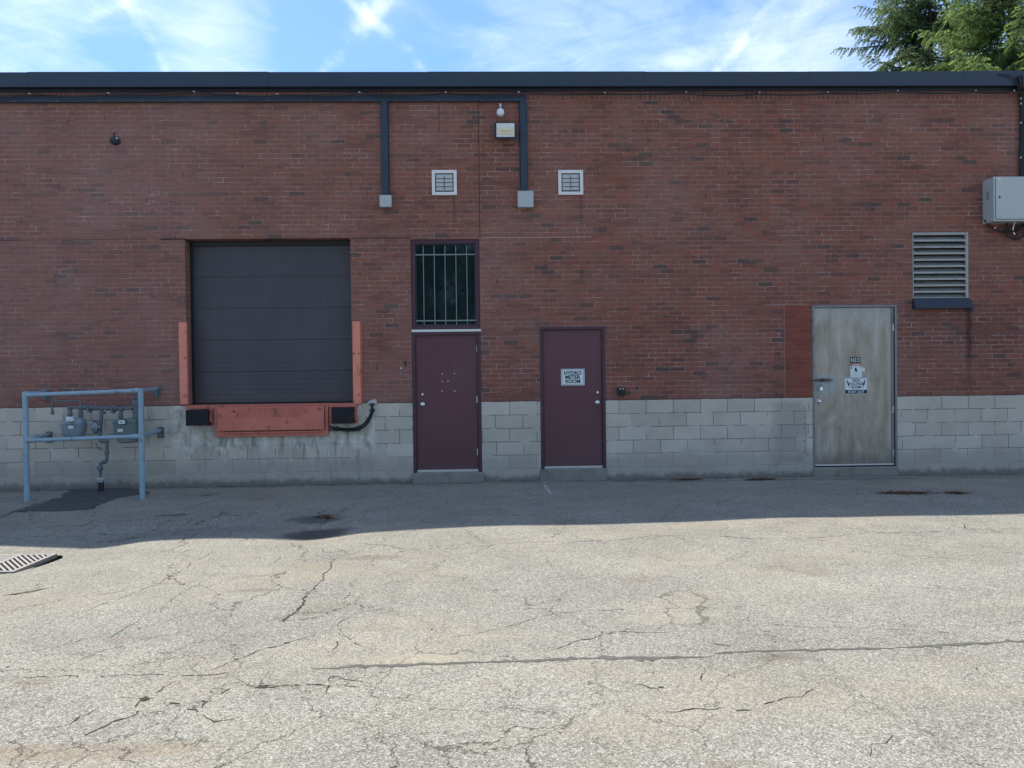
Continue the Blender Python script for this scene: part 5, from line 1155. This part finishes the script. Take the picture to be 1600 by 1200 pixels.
for xa, xb, sg in ((gx0+bw, (gx0+gx1)/2-.02, 1), ((gx0+gx1)/2+.02, gx1-bw, -1)):
    w = xb-xa; hb_ = .019
    for i in range(-6, 14):
        yc = ym0+.064*i+(0 if sg > 0 else w*1.15)
        poly = [(xa+.001, yc-hb_), (xb-.001, yc-hb_+sg*w*1.15), (xb-.001, yc+hb_+sg*w*1.15), (xa+.001, yc+hb_)]
        poly = clip_y(clip_y(poly, ym0+.001, True), ym1-.001, False)
        if len(poly) < 3 or max(q[1] for q in poly)-min(q[1] for q in poly) < .004: continue
        b0 = len(gb.v); n = len(poly); gb.v += [(q[0], q[1], z1_-.002) for q in poly]+[(q[0], q[1], z0_+.004) for q in poly]
        gb.f.append(tuple(b0+k for k in range(n))); gb.f.append(tuple(b0+n+k for k in reversed(range(n))))
        for k in range(n): gb.f.append((b0+k, b0+n+k, b0+n+(k+1) % n, b0+(k+1) % n))
gb.build("grate_bars", M['grate'], gt, bev=.003)
pt = MB(); a, b_, c_, d_ = DX0+.0, DX1+.03, DY0-.0, DY1+.03
pt.v = [(a, c_, zg+.0), (b_, c_, zg+.0), (b_, d_, zg+.0), (a, d_, zg+.0), (a, c_, zg-.6), (b_, c_, zg-.6), (b_, d_, zg-.6), (a, d_, zg-.6)]
pt.f = [(0, 4, 5, 1), (1, 5, 6, 2), (2, 6, 7, 3), (3, 7, 4, 0), (4, 7, 6, 5)]
pt.build("catch_pit", M['pitdark'], gt)

# ------------------------------------------------------------------ leaf litter
def litter(name, cpx, rx, ry, n, label):
    c0 = G(*cpx); v = []; f = []
    for i in range(n):
        x = c0[0]+rx*random.gauss(0, .42); y = min(c0[1]+ry*random.gauss(0, .42), -.02); z = float(hz(x, y))+.004+random.random()*.012
        a = random.random()*6.3; s = random.uniform(.009, .030); dx_, dy_ = math.cos(a)*s, math.sin(a)*s; t1, t2 = random.uniform(-.008, .012), random.uniform(-.006, .01); b0 = len(v)
        v += [(x-dx_, y-dy_, z), (x+dy_*.5, y-dx_*.5, z+t1), (x+dx_, y+dy_, z+t2), (x-dy_*.5, y+dx_*.5, z+t1*.4)]; f.append((b0, b0+1, b0+2, b0+3))
    return tag(npmesh(name, np.array(v), np.array(f), M['leaf']), label, "leaf litter", kind='stuff')
litter("leaf_litter", (1415, 771), .40, .16, 620, "brown leaf litter heap on shaded asphalt below the louvred vent")
litter("leaf_litter", (1494, 771), .15, .12, 220, "small brown leaf pile near the right edge")
litter("leaf_litter", (1075, 750), .28, .07, 260, "rusty brown leaves along the foot of the block wall")
litter("leaf_litter", (1190, 749.5), .28, .07, 260, "dark leaf debris left of the steel door step")
litter("leaf_litter", (510, 808), .16, .14, 80, "dark debris beside the dip in front of the dock")
litter("leaf_litter", (800, 750), 8, .05, 150, "scattered leaf crumbs along the base of the wall")

# ------------------------------------------------------------------ spruces behind the building
def spruce(name, base, height, slope, mat, label, seed, dense=(7, 17.5), twist=0.):
    r = np.random.default_rng(seed); t = thing(name, base, label, "spruce tree")
    bx_, by_, bz_ = base
    MB().tube([(bx_+.05*math.sin(q*3), by_+.05*math.cos(q*2), bz_+height*q) for q in np.linspace(0, .99, 14)], [.30*(1-q)+.015 for q in np.linspace(0, .99, 14)], 12).build("trunk", M['bark'], t, smooth=True)
    V = []; Fc = []; TT = []; BV = MB(); nv = 0
    zc = 1.6
    while zc < height-.25:
        dn = dense[0] < zc < dense[1]
        nb_ = int(r.integers(9, 13)) if dn else 5
        for k in range(nb_):
            a = r.uniform(0, 2*np.pi); L = min(slope*(height-zc)+.15, 4.2)*r.uniform(.68, 1.10); zz = zc+r.uniform(-.14, .14)
            if L < .25: continue
            dirv = np.array([math.cos(a), math.sin(a)]); side = np.array([-dirv[1], dirv[0]])
            lift = r.uniform(-.40, -.12); upc = r.uniform(.18, .40); bend = r.uniform(-.12, .12)
            def pt_(s): return np.array([bx_+dirv[0]*L*s+side[0]*bend*L*s*s, by_+dirv[1]*L*s+side[1]*bend*L*s*s, bz_+zz+L*(lift*s+upc*s*s)])
            BV.tube([pt_(s) for s in (0, .25, .5, .75, 1)], [.035*(L/3)+.008, .028*(L/3)+.006, .018*(L/3)+.005, .010, .004], 4, caps=False)
            ns = max(4, int(L/(.135 if dn else .34)))
            for s in np.linspace(.16, 1.0, ns):
                p = pt_(s)
                for sd_ in ((-1, 1) if s < .99 else (0,)):
                    tl_ = (.24+.22*L*(1-s)**.8*(.5+.5*min(1, s*4)))*r.uniform(.6, 1.15); tl_ = min(tl_, .66)
                    out_ = r.uniform(.45, .9); td = np.array([dirv[0]*out_+side[0]*sd_, dirv[1]*out_+side[1]*sd_, r.uniform(-1.1, .15)]); td /= np.linalg.norm(td)
                    n_ = max(3, int(tl_/(.036 if dn else .10))); q = np.linspace(0.03, 1, n_)[:, None]
                    pp = p+td*tl_*q + np.array([0, 0, -.22*tl_])*q*q
                    rep = 4; pp = np.repeat(pp, rep, 0); qq = np.repeat(q[:, 0], rep); m_ = len(pp)
                    dv = td*r.uniform(.5, 1.2, (m_, 1)) + r.normal(0, .42, (m_, 3)) + np.array([0, 0, -.15]); dv /= np.linalg.norm(dv, axis=1)[:, None]
                    wv = np.cross(dv, r.normal(0, 1, (m_, 3))); wv /= np.linalg.norm(wv, axis=1)[:, None]
                    ln = r.uniform(.055, .11, (m_, 1))*(1 if dn else 1.9); wd = r.uniform(.011, .019, (m_, 1))*(1 if dn else 2.2)
                    pp = pp + r.normal(0, .012, (m_, 3))
                    vv = np.stack([pp-wv*wd, pp+dv*ln, pp+wv*wd], 1).reshape(-1, 3); V.append(vv)
                    Fc.append(np.arange(m_*3).reshape(-1, 3)+nv); nv += m_*3
                    tb = np.clip(.05+.75*s*s*qq+r.normal(0, .13, m_)+.35*(r.random()-.4), 0, 1); TT.append(np.repeat(tb, 3))
        zc += (.56 if dn else .8)*r.uniform(.75, 1.25)
    BV.build("branches", M['bark'], t)
    npmesh("crown", np.concatenate(V), np.concatenate(Fc), mat, t, np.concatenate(TT))
    return t
x1_, z_ = W(1452, 60, 18.5); spruce("spruce_tree", (x1_, 18.5, -.1), 19.6, .70, M['needle1'], "dark blue green spruce behind the roof, the left one", 11, (10, 18.5))
x2_, z_ = W(1578, 60, 13.6); spruce("spruce_tree", (x2_, 13.6, -.1), 18.6, .44, M['needle2'], "bright yellow green spruce behind the roof at the right edge", 23, (8, 16.5))

# leafy trees across the lot, seen only as reflections in the window
def leafy(base, h, rad, seed, lab, n=16000):
    r = np.random.default_rng(seed); t = thing("broadleaf_tree", base, lab, "tree", "leafy trees mirrored in the window")
    MB().tube([base, (base[0]+.2, base[1], h*.35), (base[0], base[1]+.2, h*.7)], [.28, .2, .08], 10).build("trunk", M['bark'], t, smooth=True)
    cc_ = r.normal(0, 1, (70, 3)); cc_ /= np.linalg.norm(cc_, axis=1)[:, None]; cc_ *= (r.random((70, 1))**.4)*np.array([rad, rad, h*.40]); cc_ += np.array([base[0], base[1], h*.56])
    k = r.integers(0, 70, n); p = cc_[k]+r.normal(0, .55, (n, 3)); a = r.normal(0, 1, (n, 3)); a /= np.linalg.norm(a, axis=1)[:, None]; b = np.cross(a, r.normal(0, 1, (n, 3))); b /= np.linalg.norm(b, axis=1)[:, None]
    s = r.uniform(.08, .18, (n, 1)); v = np.stack([p-a*s, p+b*s*.6, p+a*s, p-b*s*.6], 1).reshape(-1, 3)
    npmesh("crown", v, np.arange(4*n).reshape(-1, 4), M['leafy'], t, np.repeat(np.clip(r.normal(.5, .25, n)+.2*(cc_[k][:, 2]/h-.5), 0, 1), 4))
for i, (x, y, h, rad) in enumerate(((-3.4, -36, 14, 4.2), (-9.5, -39, 13, 4), (3.5, -38, 15, 4.5))): leafy((x, y, 0), h, rad, 40+i, ('middle leafy tree mirrored in the barred window', 'leafy tree at the left of the three mirrored in the window', 'tallest leafy tree, at the right of the three mirrored in the window')[i])
